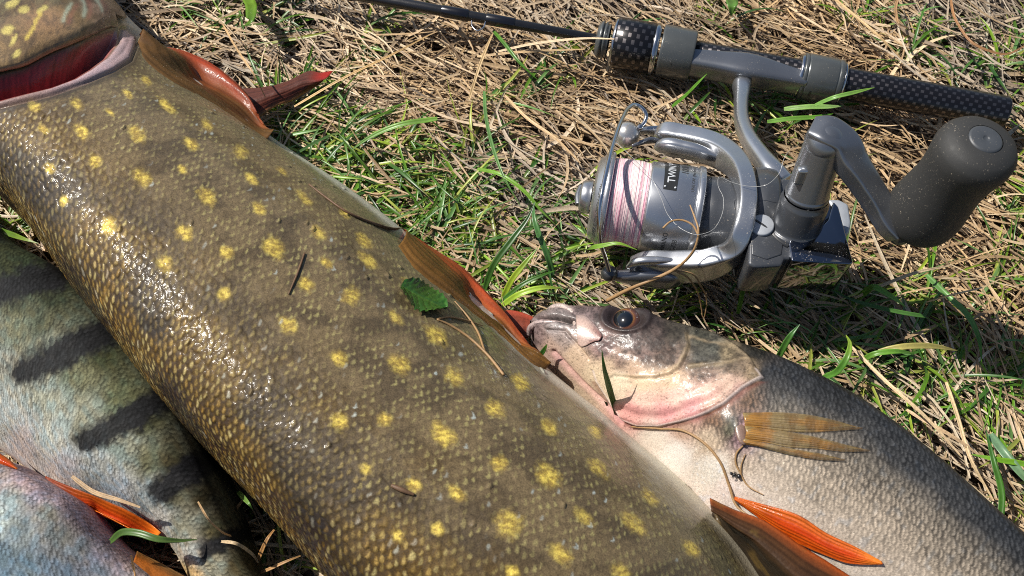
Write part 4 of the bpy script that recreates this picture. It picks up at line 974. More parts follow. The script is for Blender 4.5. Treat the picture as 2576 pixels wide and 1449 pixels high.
sweep_obj('arm_cover', [P(1655, 376, 30), P(1672, 366, 34), P(1722, 372, 36), P(1790, 392, 36), P(1830, 404, 36)], [1.2, 2.2, 2.4, 1.8, .6], [2.5, 3.5, 3.5, 3, 1], mat=M_silver, parent=rotor, n=50, segs=18, expo=3)
sweep_obj('arm_cover', [P(1582, 672, 22), P(1600, 660, 26), P(1650, 656, 28), P(1720, 660, 28)], [1.0, 1.6, 1.6, .6], [1.5, 2, 2, 1], mat=M_silver, parent=rotor, n=50, segs=18, expo=3)
# bail arms, line roller and wire
sweep_obj('bail_arm', [P(1700, 354, 22), P(1672, 336, 22), P(1650, 330, 23), P(1626, 328, 24), P(1604, 330, 25)], [2.6, 2.8, 2.0, 1.5, 1.0], [5.5, 5, 3, 2, 1.5], mat=M_silver, parent=reel, n=40, segs=18, expo=2.6)
sweep_obj('bail_arm', [P(1672, 362, 28), P(1640, 352, 29), P(1606, 362, 30), P(1590, 368, 30)], [.6, 1.2, .9, .6], [1.5, 1.8, 1.2, 1], mat=M_silverd, parent=reel, n=30)
sweep_obj('bail_arm', [P(1532, 690, 17), P(1556, 694, 17), P(1600, 696, 17), P(1650, 696, 17), P(1690, 700, 16), P(1712, 706, 15)], [2.0, 2.3, 3.2, 4.2, 4.0, 1.5], [2.2, 2.6, 4.5, 6, 6, 3], mat=M_silverd, parent=reel, n=50, segs=20, expo=2.6)
bv, bf = ball(P(1577, 339, 27), 6.0, 1.0, 48, 30)
mesh('line_roller', bv, bf, None, plain('pearl_silver', (.62, .60, .57), .26, metal=.8, coat=.5, var=.05), reel)
bv, bf = ball(P(1533, 688, 20), 3.6, .95, 36, 22); mesh('bail_pivot', bv, bf, None, M_gun, reel)
bail = [(1534, 686, 22), (1524, 652, 28), (1510, 606, 38), (1507, 566, 46), (1508, 528, 51), (1512, 500, 54), (1527, 428, 55), (1545, 354, 50), (1567, 295, 43), (1582, 271, 39), (1597, 263, 37), (1614, 271, 35), (1626, 290, 33), (1622, 306, 32), (1611, 320, 31)]
sweep_obj('bail_wire', [P(*q) for q in bail], .95, mat=M_wire, parent=reel, n=130, segs=14)
bv, bf = ball(P(1610, 320, 31.2), 1.5, 1, 20, 12); mesh('bail_tip', bv, bf, None, M_chrome, reel)
# body
prism('body_housing', [(1890, 470), (1945, 450), (1992, 448), (2070, 486), (2092, 514), (2118, 580), (2110, 640), (1990, 652), (1974, 650), (1968, 668), (1900, 672), (1882, 664), (1888, 560)], 25, 46.5, 5.5, M_body, reel, 4)
prism('body_housing', [(1886, 560), (1930, 532), (1965, 548), (1972, 600), (1966, 640), (1930, 652), (1892, 640)], 20, 47.0, .45, M_body, reel, 3)
prism('rear_cover', [(2098, 506), (2110, 520), (2147, 660), (2140, 664), (1992, 656), (1984, 610), (1992, 596), (2066, 570), (2084, 552), (2090, 530)], 26, 49.0, 2.0, M_mirror, reel, 4)
prism('rear_cover', [(2002, 588), (1996, 560), (2030, 545), (2078, 520), (2090, 508), (2096, 540), (2082, 556), (2060, 568)], 20, 48.6, 1.2, M_mirror, reel, 3)
prism('reverse_lever', [(2080, 500), (2112, 500), (2136, 512), (2143, 560), (2138, 586), (2122, 590), (2108, 545)], 26, 36, 1.6, M_gray, reel)
sb = P(1916, 568, 47.2)
scr = lathe_obj('screw_cap', [(-2, 4.9), (.7, 4.9), (1.2, 4.5), (1.2, .01)], sb, (-.12, -.05, 1), M_gray, reel, 48, .2)
d = np.array([.72, -.62, 0]); sweep_obj('screw_slot', [sb + np.array([-.1, 0, 1.2]) - d * 4.6, sb + np.array([-.1, 0, 1.25]), sb + np.array([-.1, 0, 1.2]) + d * 4.6], .45, .12, mat=M_blackp, parent=scr, n=8, segs=8)
for (x, y, z, r) in ((1869, 640, 33, 2.6), (1944, 437, 41, 2.0)):
    s_ = lathe_obj('screw', [(-2.5, r), (.3, r), (.7, r * .7), (.5, .01)], P(x, y, z), (-.2, -.3, 1), M_chrome, reel, 28, .15)
# handle
h0 = P(2004, 566, 46); h1 = P(2082, 338, 90); HD = h1 - h0; HL = np.linalg.norm(HD); HD = HD / HL
lathe_obj('handle_boss', [(-6, 11.5), (0, 11.5), (.3, 10.2), (2, 9.9), (13, 9.6), (14.5, 8.9), (15.5, 8.7)], h0, HD, M_body, reel, 64)
lathe_obj('handle_collar', [(-1, 12.4), (1.2, 12.4), (1.5, 11.0)], h0, (0, 0, 1), M_blackp, reel, 64)
lathe_obj('handle_shaft', [(15.4, 8.0), (16.0, 8.6), (17.4, 8.6), (17.8, 8.2), (HL - 6, 7.4), (HL - 3, 7.0), (HL, 5.5)], h0, HD, M_silverd, reel, 56)
bv, bf = ball(h1 - HD * 3.5, 7.6, .92, 40, 26); shaft_top = mesh('handle_shaft_top', bv, bf, None, M_silverd, reel)
arm = [h1 + np.array([-5.5, 3.5, -1.5]), h1 + np.array([-1.0, 1.0, -1.2]), P(2112, 362, 87), P(2140, 406, 83), P(2176, 460, 77), P(2214, 520, 70), P(2246, 572, 65), P(2258, 590, 63)]
sweep_obj('handle_arm', arm, [4.6, 6.6, 6.4, 5.8, 5.3, 5.0, 4.7, 4.0], [3.2, 4.6, 4.6, 4.2, 3.8, 3.6, 3.4, 3.0], mat=M_silverd, parent=reel, n=90, segs=48, expo=6.5)
sweep_obj('handle_button', [h0 + HD * 27 + np.array([-6.6, -4.2, 0]), h0 + HD * 34 + np.array([-6.6, -4.2, 0])], 2.1, 1.6, mat=M_silver, parent=reel, n=8, segs=16, expo=5)
k0 = P(2300, 560, 62); k1 = P(2480, 350, 113); KD = k1 - k0; KL = np.linalg.norm(KD); KD /= KL
knob = lathe_obj('handle_knob', [(-1.5, .01), (-1.2, 8), (.2, 11.2), (2.5, 13.1), (6, 13.9), (11, 14.0), (18, 13.2), (26, 12.4), (33, 12.6), (40, 13.6), (KL - 7, 14.1), (KL - 3.4, 13.0), (KL - 1.0, 10.4), (KL, 6.4), (KL + .05, 5.9)], k0, KD, M_rubber, reel, 72, 1.5)
lathe_obj('knob_cap', [(KL - .4, 5.9), (KL + .05, 5.7), (KL + .5, 5.1), (KL + .55, 1.2), (KL + .15, .8), (KL + .1, .01)], k0, KD, M_cap, knob, 48, .15)
sweep_obj('knob_bolt', [P(2252, 584, 60), P(2262, 592, 58), P(2284, 590, 60)], [3.4, 3.8, 3.2], mat=M_body, parent=reel, n=16, segs=20)
# foot and stem
stem = [(1866, 214, 14), (1866, 232, 16.5), (1864, 262, 20), (1867, 310, 25), (1884, 352, 30), (1914, 396, 34), (1946, 436, 37), (1966, 462, 37)]
foot = sweep_obj('reel_foot', [ra_ + AX * A(x) + np.array([0, -5.6, z]) for x, z in ((1722, 1.5), (1800, 2), (1870, 3), (1950, 2), (2018, 1.5))], [5.6, 6.2, 7.4, 6.0, 5.0], [6.0, 6.4, 6.4, 6.0, 5.6], mat=M_silverd, parent=reel, n=50, segs=28, expo=4.0)
sweep_obj('stem', [P(*q) for q in stem], [4.6, 3.8, 3.3, 3.4, 3.6, 4.0, 5.0, 5.4], [4.6, 4.0, 3.6, 4.0, 4.2, 4.6, 4.8, 4.8], mat=M_silver, parent=reel, n=70, segs=24, expo=2.6)

# lettering on the spool, rotor and lip
def letter(text, a0, ang0, size, rad, mat, parent, flip=1, spacing=1.0, name='lettering', skew=0):
    cu = bpy.data.curves.new(name, 'FONT'); cu.body = text; cu.size = 1.0; cu.space_character = spacing; cu.fill_mode = 'FRONT'; cu.resolution_u = 3; cu.shear = skew; cu.offset = .012
    ob = bpy.data.objects.new(name, cu); sc.collection.objects.link(ob)
    me = bpy.data.meshes.new_from_object(ob.evaluated_get(bpy.context.evaluated_depsgraph_get()))
    bpy.data.objects.remove(ob); bpy.data.curves.remove(cu)
    bm = bmesh.new(); bm.from_mesh(me)
    bmesh.ops.triangulate(bm, faces=bm.faces)
    bmesh.ops.subdivide_edges(bm, edges=[e for e in bm.edges if e.calc_length() > .25], cuts=2, use_grid_fill=True)
    for v in bm.verts:
        x, y = v.co.x * size, v.co.y * size        # text runs round the spool, its top points along the axis
        r = rad(a0 - y) if callable(rad) else rad
        ang = ang0 + x / r
        p = O + RA * (a0 - y) + (RB * math.cos(ang) + RZ * math.sin(ang)) * r
        v.co = Vector(p * MM)
    bm.to_mesh(me); bm.free(); me.materials.clear(); me.materials.append(mat); me.name = name
    ob = bpy.data.objects.new(name, me); sc.collection.objects.link(ob); attach(ob, parent); return ob
M_ink = plain('dark_print', (.03, .032, .035), .5); M_lightink = plain('light_print', (.62, .64, .66), .4, metal=.3)
M_plate = plain('dark_name_plate', (.035, .036, .036), .35, metal=.4)
skr = lambda a: 19.8 + (a - 17.2) / 19 * .5
R_ = math.radians
# name plate: a curved dark panel with rivets
n_, m_ = 14, 24; an = np.linspace(R_(80), R_(138), m_); qs = np.linspace(0, 1, n_)
pv = []
for q in qs:
    for i, t in enumerate(an):
        w = 1 - .18 * (1 - i / (m_ - 1)) ; aa = 25.0 + (q - .5) * 6.8 * w
        pv.append(O + RA * aa + (RB * math.cos(t) + RZ * math.sin(t)) * (skr(aa) + .07))
plate = mesh('name_plate', pv, grid_quads(n_, m_), None, M_plate, spool)
for da in (-2.1, 2.1):
    t = R_(84); aa = 25.0 + da; s_ = O + RA * aa + (RB * math.cos(t) + RZ * math.sin(t)) * (skr(aa) + .1)
    bv, bf = ball(s_, .5, 1, 12, 8); mesh('rivet', bv, bf, None, M_lightink, plate)
letter('TWIN P', 26.6, R_(90), 4.5, lambda a: skr(a) + .13, M_lightink, plate, 1, 1.0)

letter('1000', 32.0, R_(107), 4.2, lambda a: skr(a) + .05, M_ink, spool, skew=.15)
letter('LINE CAP. (No.-lb-m)', 34.9, R_(82), 1.75, lambda a: skr(a) + .05, M_ink, spool)
letter('SHIMANO', 27.5, R_(-12), 2.9, lambda a: skr(a) + .05, M_ink, spool, spacing=1.1)
letter('SC-33B', 31.8, R_(-6), 2.9, lambda a: skr(a) + .05, M_ink, spool)
letter('SUPER SLOW OSCILLATING SYSTEM', 56.0, R_(36), 1.9, 18.32, M_lightink, rotor)
letter('SUPER SLOW OSCILLATION', -2.6, R_(0), 2.0, lambda a: 17.6 + (a + 5.6) / 4.4 * 3.4 + .08, M_ink, spool)

# ------------------------------------------------------------------ lawn: soil, dry thatch, green blades
M_soil = plain('soil', (.06, .043, .028), .9, bump=.8, bscale=220, var=.4, vscale=90)
def ribbons(base, ang, L, W, pitch, curl, arch, z0, col, S=6, fold=.35, twist=None, tipw=.12, basew=.6):
    """many blades at once: returns verts, quads, colours. base (N,2), ang heading, pitch start slope, curl sideways bend, arch change of slope"""
    N = len(base); t = np.linspace(0, 1, S + 1)[None, :]
    h = ang[:, None] + curl[:, None] * (t - .3)
    pt = pitch[:, None] + arch[:, None] * t
    ds = (L / S)[:, None]
    dx = np.cos(h) * np.cos(pt) * ds; dy = np.sin(h) * np.cos(pt) * ds; dz = np.sin(pt) * ds
    cum = lambda a: np.concatenate([np.zeros((N, 1)), np.cumsum(a[:, :-1], 1)], 1)
    c = np.stack([base[:, :1] + cum(dx), base[:, 1:] + cum(dy), z0[:, None] + cum(dz)], -1)
    tw = (np.zeros(N) if twist is None else twist)[:, None] * (t - .4) + (0 if twist is None else .5) * np.sin(twist if twist is not None else np.zeros(N))[:, None]
    side = np.stack([-np.sin(h) * np.cos(tw), np.cos(h) * np.cos(tw), np.sin(tw)], -1)
    up = np.stack([np.sin(h) * np.sin(tw), -np.cos(h) * np.sin(tw), np.cos(tw)], -1)
    w = W[:, None] / 2 * np.minimum(1, basew + t * 3) * np.where(t > .55, 1 - (1 - tipw) * ((t - .55) / .45) ** 1.6, 1)
    v = np.stack([c - side * w[..., None], c - up * (w * fold)[..., None], c + side * w[..., None]], 2)     # N,S+1,3,3
    q = grid_quads(S + 1, 3); nv = (S + 1) * 3
    f = (np.arange(N)[:, None, None] * nv + q[None]).reshape(-1, 4)
    cc = np.repeat(col[:, None], S + 1, 1)
    tt = np.repeat(t, N, 0)
    return v.reshape(-1, 3), f, cc, tt, c

M_straw = vcol('dry_grass', rough=.5, spec=.4, speck=.30, speck_scale=1100, trans=.18)
M_green = vcol('green_grass', rough=.36, spec=.5, speck=.14, speck_scale=900, trans=.32)

def heading(px, py):
    """main lie of the dry stalks, degrees in the ground plane, by place"""
    a = -32 + 26 * (fbm(px / 420, py / 420, 101, 2) - .5) * 2
    a = a - 26 * sstep(1800, 2300, px) * sstep(500, 900, py)
    a = a - 34 * sstep(900, 1500, px) * sstep(260, 60, py) * noise(px / 240, py / 240, 103)
    return a

def lawn(n, x0, x1, y0, y1, layer):
    b = np.stack([rng.uniform(x0, x1, n), rng.uniform(y0, y1, n)], -1)
    px, py = proj(np.concatenate([b, np.zeros((n, 1))], 1))
    cl = fbm(b[:, 0] / 14, b[:, 1] / 14, 107, 2)
    a = np.radians(heading(px, py) + rng.normal(0, 17, n) + 60 * (cl - .5) + np.where(rng.random(n) < .34, rng.uniform(-90, 90, n), 0)) + np.where(rng.random(n) < .5, np.pi, 0)
    return b, px, py, a

soil_n = 90
gx, gy = np.meshgrid(np.linspace(-520, 520, soil_n), np.linspace(-420, 520, soil_n))
edge = np.minimum(np.minimum(gx + 520, 520 - gx), np.minimum(gy + 420, 520 - gy)) / 120
gz = -15 + 7 * (fbm(gx / 40, gy / 40, 3) - .5) + 5 * (fbm(gx / 9, gy / 9, 5) - .5)
soil = mesh('ground', np.stack([gx, gy, gz], -1).reshape(-1, 3), grid_quads(soil_n, soil_n), None, M_soil); soil['kind'] = 'structure'
# the rest of the meadow, out to the horizon
gv = []; ring = [(0.46, -17), (0.7, -14), (1.5, -14), (4, -14), (12, -14), (40, -14)]
for r, z in ring:
    for k in range(48):
        t = 2 * math.pi * k / 48; gv.append((math.cos(t) * r * 1000, math.sin(t) * r * 1000 + 40, z - 4))
M_field = plain('meadow', (.16, .13, .055), .8, bump=6, bscale=60, var=.35, vscale=30)
fld = mesh('meadow', gv, grid_quads(len(ring), 48, True), None, M_field); fld['kind'] = 'structure'

# three layers of dry stalks: old grey ones deep down, matted ones, loose bright ones on top
V_, F_, C_ = [], [], []
off = 0
def put(v, f, c4):
    global off
    V_.append(v); F_.append(f + off); C_.append(c4); off += len(v)
TAN = np.array([lin(c) for c in [(206,176,136),(190,160,120),(216,188,150),(176,146,108),(168,140,106),(150,126,98),(198,166,122),(222,198,160)]])
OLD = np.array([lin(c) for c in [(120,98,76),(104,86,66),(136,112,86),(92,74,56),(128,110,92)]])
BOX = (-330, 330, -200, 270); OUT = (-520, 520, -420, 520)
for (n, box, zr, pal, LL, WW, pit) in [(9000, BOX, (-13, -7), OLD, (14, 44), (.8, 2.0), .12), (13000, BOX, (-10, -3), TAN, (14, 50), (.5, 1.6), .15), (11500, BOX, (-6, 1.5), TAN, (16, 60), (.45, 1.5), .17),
                                 (9000, OUT, (-11, -2), TAN, (25, 60), (1.2, 2.6), .15)]:
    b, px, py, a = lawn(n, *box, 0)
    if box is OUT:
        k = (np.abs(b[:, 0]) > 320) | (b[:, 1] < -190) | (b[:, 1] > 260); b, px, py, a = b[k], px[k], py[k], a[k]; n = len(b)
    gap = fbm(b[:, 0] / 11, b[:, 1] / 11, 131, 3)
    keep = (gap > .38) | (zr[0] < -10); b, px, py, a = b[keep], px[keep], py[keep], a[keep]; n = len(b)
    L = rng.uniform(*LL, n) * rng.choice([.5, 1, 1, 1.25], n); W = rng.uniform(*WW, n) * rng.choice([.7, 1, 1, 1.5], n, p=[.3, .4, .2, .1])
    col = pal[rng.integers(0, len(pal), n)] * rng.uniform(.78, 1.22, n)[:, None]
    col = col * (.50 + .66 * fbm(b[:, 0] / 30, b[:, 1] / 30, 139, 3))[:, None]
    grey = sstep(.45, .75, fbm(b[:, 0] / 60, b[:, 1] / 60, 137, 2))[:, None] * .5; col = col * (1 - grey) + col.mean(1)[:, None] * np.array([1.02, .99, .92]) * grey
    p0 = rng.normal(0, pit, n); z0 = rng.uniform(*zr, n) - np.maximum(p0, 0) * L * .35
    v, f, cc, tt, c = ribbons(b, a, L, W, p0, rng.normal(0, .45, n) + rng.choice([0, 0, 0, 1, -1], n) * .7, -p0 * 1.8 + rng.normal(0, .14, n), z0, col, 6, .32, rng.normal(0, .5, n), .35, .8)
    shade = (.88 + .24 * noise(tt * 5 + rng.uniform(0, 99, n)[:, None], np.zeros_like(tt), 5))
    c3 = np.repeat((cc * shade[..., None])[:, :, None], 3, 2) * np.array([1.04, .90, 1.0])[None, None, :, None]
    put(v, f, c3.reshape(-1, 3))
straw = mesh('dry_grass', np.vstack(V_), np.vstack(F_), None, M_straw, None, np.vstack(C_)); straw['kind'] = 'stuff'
tag(straw, 'matted tan dry grass stalks covering the ground under the fish and rod', 'dry grass')

# green blades in tufts: dense where the photo is green
V_, F_, C_ = [], [], []; off = 0
TUFT = [(820, 380, 120, 50), (960, 470, 120, 60), (1060, 560, 110, 60), (1150, 650, 110, 50), (720, 300, 80, 30), (760, 330, 120, 36), (900, 420, 120, 44), (1000, 520, 120, 50), (1090, 600, 110, 46), (1200, 690, 110, 46), (1300, 640, 110, 34), (1330, 740, 80, 26), (1180, 470, 130, 24), (700, 250, 80, 18), (640, 40, 90, 18), (420, 40, 60, 12), (980, 60, 120, 10),
        (1520, 640, 60, 18), (1800, 270, 120, 26), (1980, 280, 110, 24), (2010, 380, 80, 12), (2330, 130, 120, 34), (2460, 220, 110, 22), (2540, 120, 90, 20), (2180, 60, 90, 10), (1830, 30, 50, 10), (1740, 20, 60, 8), (2500, 420, 110, 22), (2560, 560, 90, 24), (2470, 660, 120, 30),
        (2300, 720, 110, 26), (2200, 780, 110, 26), (2060, 820, 110, 34), (1930, 830, 90, 34), (2000, 900, 100, 30), (2140, 920, 110, 26), (2300, 880, 120, 24), (2420, 940, 120, 22), (2540, 880, 110, 30), (2520, 1050, 100, 30), (2350, 1060, 120, 20), (2220, 1010, 90, 16), (2480, 1180, 90, 18),
        (1780, 760, 110, 20), (1640, 740, 90, 14), (640, 1270, 50, 14), (720, 1400, 70, 14), (600, 1240, 30, 8), (30, 590, 50, 20), (1400, 200, 160, 14), (1250, 330, 150, 14), (1500, 420, 100, 12), (1420, 540, 90, 16), (2100, 640, 80, 10), (560, 30, 60, 8), (860, 180, 80, 8)]
GR = np.array([lin(c) for c in [(96,140,40),(112,160,46),(138,176,52),(76,122,50),(64,106,46),(160,184,62),(104,146,80),(176,186,84),(84,128,36),(120,164,90)]])
for (x, y, r, n) in TUFT:
    n = int(n * (1.25 if x > 1900 and y > 560 else 1.7))
    c = P(x, y, -8)
    rr = r / 5.3
    nb = max(2, n // 7); cen = c[:2] + rng.normal(0, rr * .55, (nb, 2))
    k = rng.integers(0, nb, n); b = cen[k] + rng.normal(0, 2.4, (n, 2))
    fan = rng.uniform(0, 2 * np.pi, nb)
    a = fan[k] + rng.normal(0, .9, n)
    # blades lean mostly towards upper right or lower left, as pressed down
    a = np.where(rng.random(n) < .5, np.radians(rng.normal(35, 35, n)), a)
    L = rng.uniform(12, 40, n); W = rng.uniform(.6, 1.8, n)
    p0 = rng.uniform(.05, .75, n); ar = -p0 * rng.uniform(1.2, 2.2, n) + rng.normal(0, .1, n)
    z0 = rng.uniform(-10, -4, n)
    col = GR[rng.integers(0, len(GR), n)] * rng.uniform(.5, 1.1, n)[:, None]
    v, f, cc, tt, cl = ribbons(b, a, L, W, p0, rng.normal(0, .4, n), ar, z0, col, 8, .42, rng.normal(0, .6, n), .06, .6)
    tip = sstep(.8, 1.0, tt)[..., None] * (rng.random(n) < .3)[:, None, None]; basec = sstep(.25, 0, tt)[..., None]
    c3 = cc * (1 - tip * .6) + lin((196, 176, 90)) * tip * .6; c3 = c3 * (1 - basec * .45) + lin((186, 190, 110)) * basec * .45
    c3 = np.repeat(c3[:, :, None], 3, 2) * np.array([1.05, .86, 1.0])[None, None, :, None]
    put(v, f, c3.reshape(-1, 3))
green = mesh('grass', np.vstack(V_), np.vstack(F_), None, M_green, None, np.vstack(C_)); green['kind'] = 'stuff'
tag(green, 'short green grass blades growing up through the dry thatch', 'grass')

# ------------------------------------------------------------------ single blades, stalks, leaf and other small things that can be picked out
def blade(name, label, cat, pts, w, rgb, mat, fold=.35, group=None, tip=.08, n=40, rgb2=None, basew=.7):
    p = crom(np.array([P(*q) for q in pts]), n); T = np.gradient(p, axis=0); T /= np.linalg.norm(T, axis=1)[:, None]
    view = CAM - p; view /= np.linalg.norm(view, axis=1)[:, None]
    up = view * .35 + np.array([0, 0, .8]); S = np.cross(T, up); S /= np.linalg.norm(S, axis=1)[:, None]; U = np.cross(S, T)
    t = np.linspace(0, 1, n); ww = w / 2 * np.minimum(1, basew + t * 3) * np.where(t > .5, 1 - (1 - tip) * ((t - .5) / .5) ** 1.7, 1)
    v = np.stack([p - S * ww[:, None], p - S * (ww * .5)[:, None] - U * (ww * fold * .7)[:, None], p - U * (ww * fold)[:, None], p + S * (ww * .5)[:, None] - U * (ww * fold * .7)[:, None], p + S * ww[:, None]], 1)
    th = .14
    lo = v - U[:, None] * th
    g = np.concatenate([v, lo[:, ::-1]], 1)
    c = mixc(np.broadcast_to(lin(rgb), (n, 3)), lin(rgb2 or rgb), sstep(.4, 1, t)) * (.85 + .3 * noise(t * 9, t * 0, len(label)))[:, None]
    cc = np.repeat(c[:, None], 10, 1) * np.array([1.04, .95, .82, .95, 1.04, 1.04, .95, .82, .95, 1.04])[None, :, None]
    ob = mesh(name, g.reshape(-1, 3), grid_quads(n, 10, True), None, mat, None, cc.reshape(-1, 3))
    return tag(ob, label, cat, group)
BG = 'green grass blades standing out from the lawn'; SG = 'loose dry stalks lying on the lawn'
for lab, pts, w, c1, c2 in [
    ('upright green blade in front of the perch gill cover', [(1556, 1052, 12), (1546, 1020, 24), (1530, 965, 40), (1519, 920, 50), (1514, 880, 56)], 3.2, (70, 112, 40), (96, 140, 60)),
    ('short green blade at the foot of the upright one by the perch gill', [(1556, 1054, 12), (1562, 1030, 20), (1565, 1008, 26)], 2.6, (66, 108, 38), (90, 132, 50)),
    ('dark green blade leaning left at the foot of the upright one by the perch gill', [(1550, 1050, 12), (1530, 1020, 17), (1521, 1010, 20)], 2.4, (48, 84, 36), (70, 110, 46)),
    ('small green blade tip under the perch jaw', [(1352, 902, 22), (1366, 884, 26), (1376, 866, 30)], 2.4, (50, 88, 34), (92, 130, 52)),
    ('long arching green blade left of the reel, tip beside the pike belly', [(1360, 345, 4), (1380, 270, 12), (1100, 298, 16), (1000, 315, 14), (930, 345, 8), (880, 380, 2)][2:], 3.4, (116, 158, 62), (96, 140, 60)),
    ('long green blade curving over the straw in the middle of the lawn', [(1218, 228, 4), (1222, 290, 9), (1240, 370, 12), (1270, 450, 12), (1310, 520, 8)], 2.2, (108, 150, 84), (96, 140, 60)),
    ('green blade bent over toward the tall tuft below it', [(1200, 424, 6), (1262, 440, 12), (1318, 480, 12), (1362, 530, 9), (1398, 566, 5)], 2.4, (120, 166, 48), (112, 154, 60)),
    ('dark green blade reaching up from the tuft by the pike pelvic fin', [(1218, 730, 2), (1240, 670, 12), (1290, 600, 20), (1330, 545, 24), (1346, 508, 26)], 3.6, (66, 106, 44), (56, 92, 44)),
    ('yellow green broad blade in the tuft by the pike pelvic fin', [(1262, 758, 2), (1290, 700, 12), (1322, 660, 17), (1352, 624, 20)], 3.4, (160, 184, 56), (120, 156, 48)),
    ('bright blade lying right from the tuft toward the perch snout', [(1262, 768, 4), (1310, 738, 12), (1360, 724, 14), (1412, 724, 12)], 3.4, (166, 196, 66), (150, 176, 70)),
    ('deep green blade lying right from the tuft below the yellow one', [(1258, 760, 3), (1320, 712, 11), (1370, 690, 13), (1398, 680, 12)], 2.6, (70, 116, 40), (80, 126, 46)),
    ('tall green blade rising between tuft and reel spool', [(1392, 692, 2), (1376, 640, 10), (1356, 590, 15), (1344, 550, 17), (1342, 510, 16)], 3.4, (84, 132, 70), (96, 146, 84)),
    ('green blade crossing the lower edge of the pink line spool', [(1470, 628, 14), (1512, 618, 44), (1555, 612, 47), (1602, 628, 45)], 3.0, (112, 152, 52), (140, 176, 66)),
    ('green blade standing at the reel body by the small screw', [(1856, 790, 2), (1872, 720, 16), (1884, 680, 26), (1890, 640, 34)], 2.6, (84, 136, 44), (74, 126, 42)),
    ('green blade lying over the butt grip beside the rear hood', [(2050, 264, 14), (2100, 244, 22), (2150, 232, 24), (2200, 220, 22)], 2.6, (120, 164, 78), (128, 168, 70)),
    ('long flat green blade lying below the rear hood', [(1972, 274, 6), (2040, 268, 10), (2090, 268, 10), (2122, 266, 8)], 3.4, (134, 172, 92), (150, 184, 110)),
    ('green blade lying below the rear hood nearest the stem', [(1930, 306, 6), (1990, 298, 9), (2050, 294, 10), (2096, 286, 9)], 3.0, (112, 160, 62), (96, 150, 48)),
    ('green blade leaning across the reel stem by the front hood', [(1690, 268, 6), (1724, 240, 16), (1752, 212, 26), (1778, 186, 32)], 2.4, (100, 156, 52), (112, 164, 60)),
    ('thin green blade left of the front hood pointing down to the straw', [(1240, 76, 8), (1268, 108, 12), (1310, 160, 12), (1352, 200, 8)], 2.4, (92, 140, 52), (84, 134, 40)),
    ('green blade bent like a knee right of the reel', [(2140, 762, 0), (2172, 738, 12), (2196, 722, 18), (2240, 744, 16), (2282, 774, 10)], 3.6, (112, 160, 60), (128, 178, 66)),
    ('long pale green blade arching toward the right fish', [(2090, 730, 6), (2140, 752, 10), (2260, 784, 12), (2330, 796, 10)][::-1], 2.4, (84, 128, 60), (70, 110, 60)),
    ('flat yellowish blade lying right of the perch back', [(2210, 884, 5), (2270, 872, 9), (2340, 870, 9), (2410, 882, 5)], 3.4, (176, 166, 96), (160, 150, 84)),
    ('green blade arching right of the perch back with brownish tip', [(2160, 912, 3), (2200, 890, 10), (2240, 884, 12), (2300, 888, 8)], 3.0, (108, 156, 58), (96, 140, 52)),
    ('broad blade pointing down near the right edge', [(2330, 690, 6), (2380, 740, 10), (2440, 800, 12), (2462, 850, 12), (2470, 910, 6)], 3.4, (112, 160, 84), (92, 140, 46)),
    ('long dark green blade crossing the straw at the right edge', [(2512, 1340, 4), (2520, 1240, 8), (2500, 1160, 10), (2480, 1080, 8)], 3.2, (76, 124, 44), (60, 104, 44)),
    ('pale bluish green broad blade at the right edge', [(2490, 1090, 4), (2520, 1130, 8), (2560, 1180, 9), (2610, 1240, 6)], 4.6, (112, 146, 110), (120, 152, 104)),
    ('bright green blade pointing in from the right edge', [(2620, 1176, 6), (2560, 1164, 9), (2510, 1156, 9), (2440, 1142, 6)], 3.0, (128, 178, 50), (112, 160, 40)),
    ('curled green blade in the tuft above the perch back', [(1956, 905, 6), (1972, 872, 14), (1990, 842, 20), (2012, 816, 22)], 3.4, (88, 140, 60), (80, 128, 70)),
    ('long blade curving up from the perch back into the straw', [(2070, 950, 6), (2110, 930, 14), (2130, 900, 18), (2138, 862, 18), (2128, 842, 16)], 3.4, (88, 140, 54), (150, 176, 64)),
    ('pale green blade lying on the grey perch by its orange fin', [(276, 1363, 38), (310, 1338, 44), (345, 1340, 46), (400, 1356, 46), (452, 1360, 42), (496, 1357, 38)], 3.0, (84, 116, 52), (112, 140, 76)),
    ('green blade between the pike back and the barred perch at the left edge', [(-20, 572, 20), (30, 590, 30), (70, 604, 34), (96, 612, 34)], 3.2, (96, 130, 40), (128, 150, 50)),
    ('small green blade beside the pike back above the dark gap', [(598, 1236, 20), (612, 1252, 26), (628, 1270, 28), (636, 1282, 26)], 2.2, (120, 150, 76), (100, 140, 56)),
    ('broad green leaf blade at the top of the lawn behind the pike head', [(620, -10, 4), (632, 20, 14), (628, 50, 18), (612, 66, 10)], 7.5, (110, 150, 40), (86, 130, 36)),
    ('broad green blade at the top edge above the rod seat', [(1838, -10, 8), (1842, 20, 14), (1840, 40, 10)], 8.0, (92, 136, 60), (110, 150, 60)),
]:
    blade('grass_blade', lab, 'grass blade', pts, w * .78, c1, M_green, .4, BG, rgb2=c2)
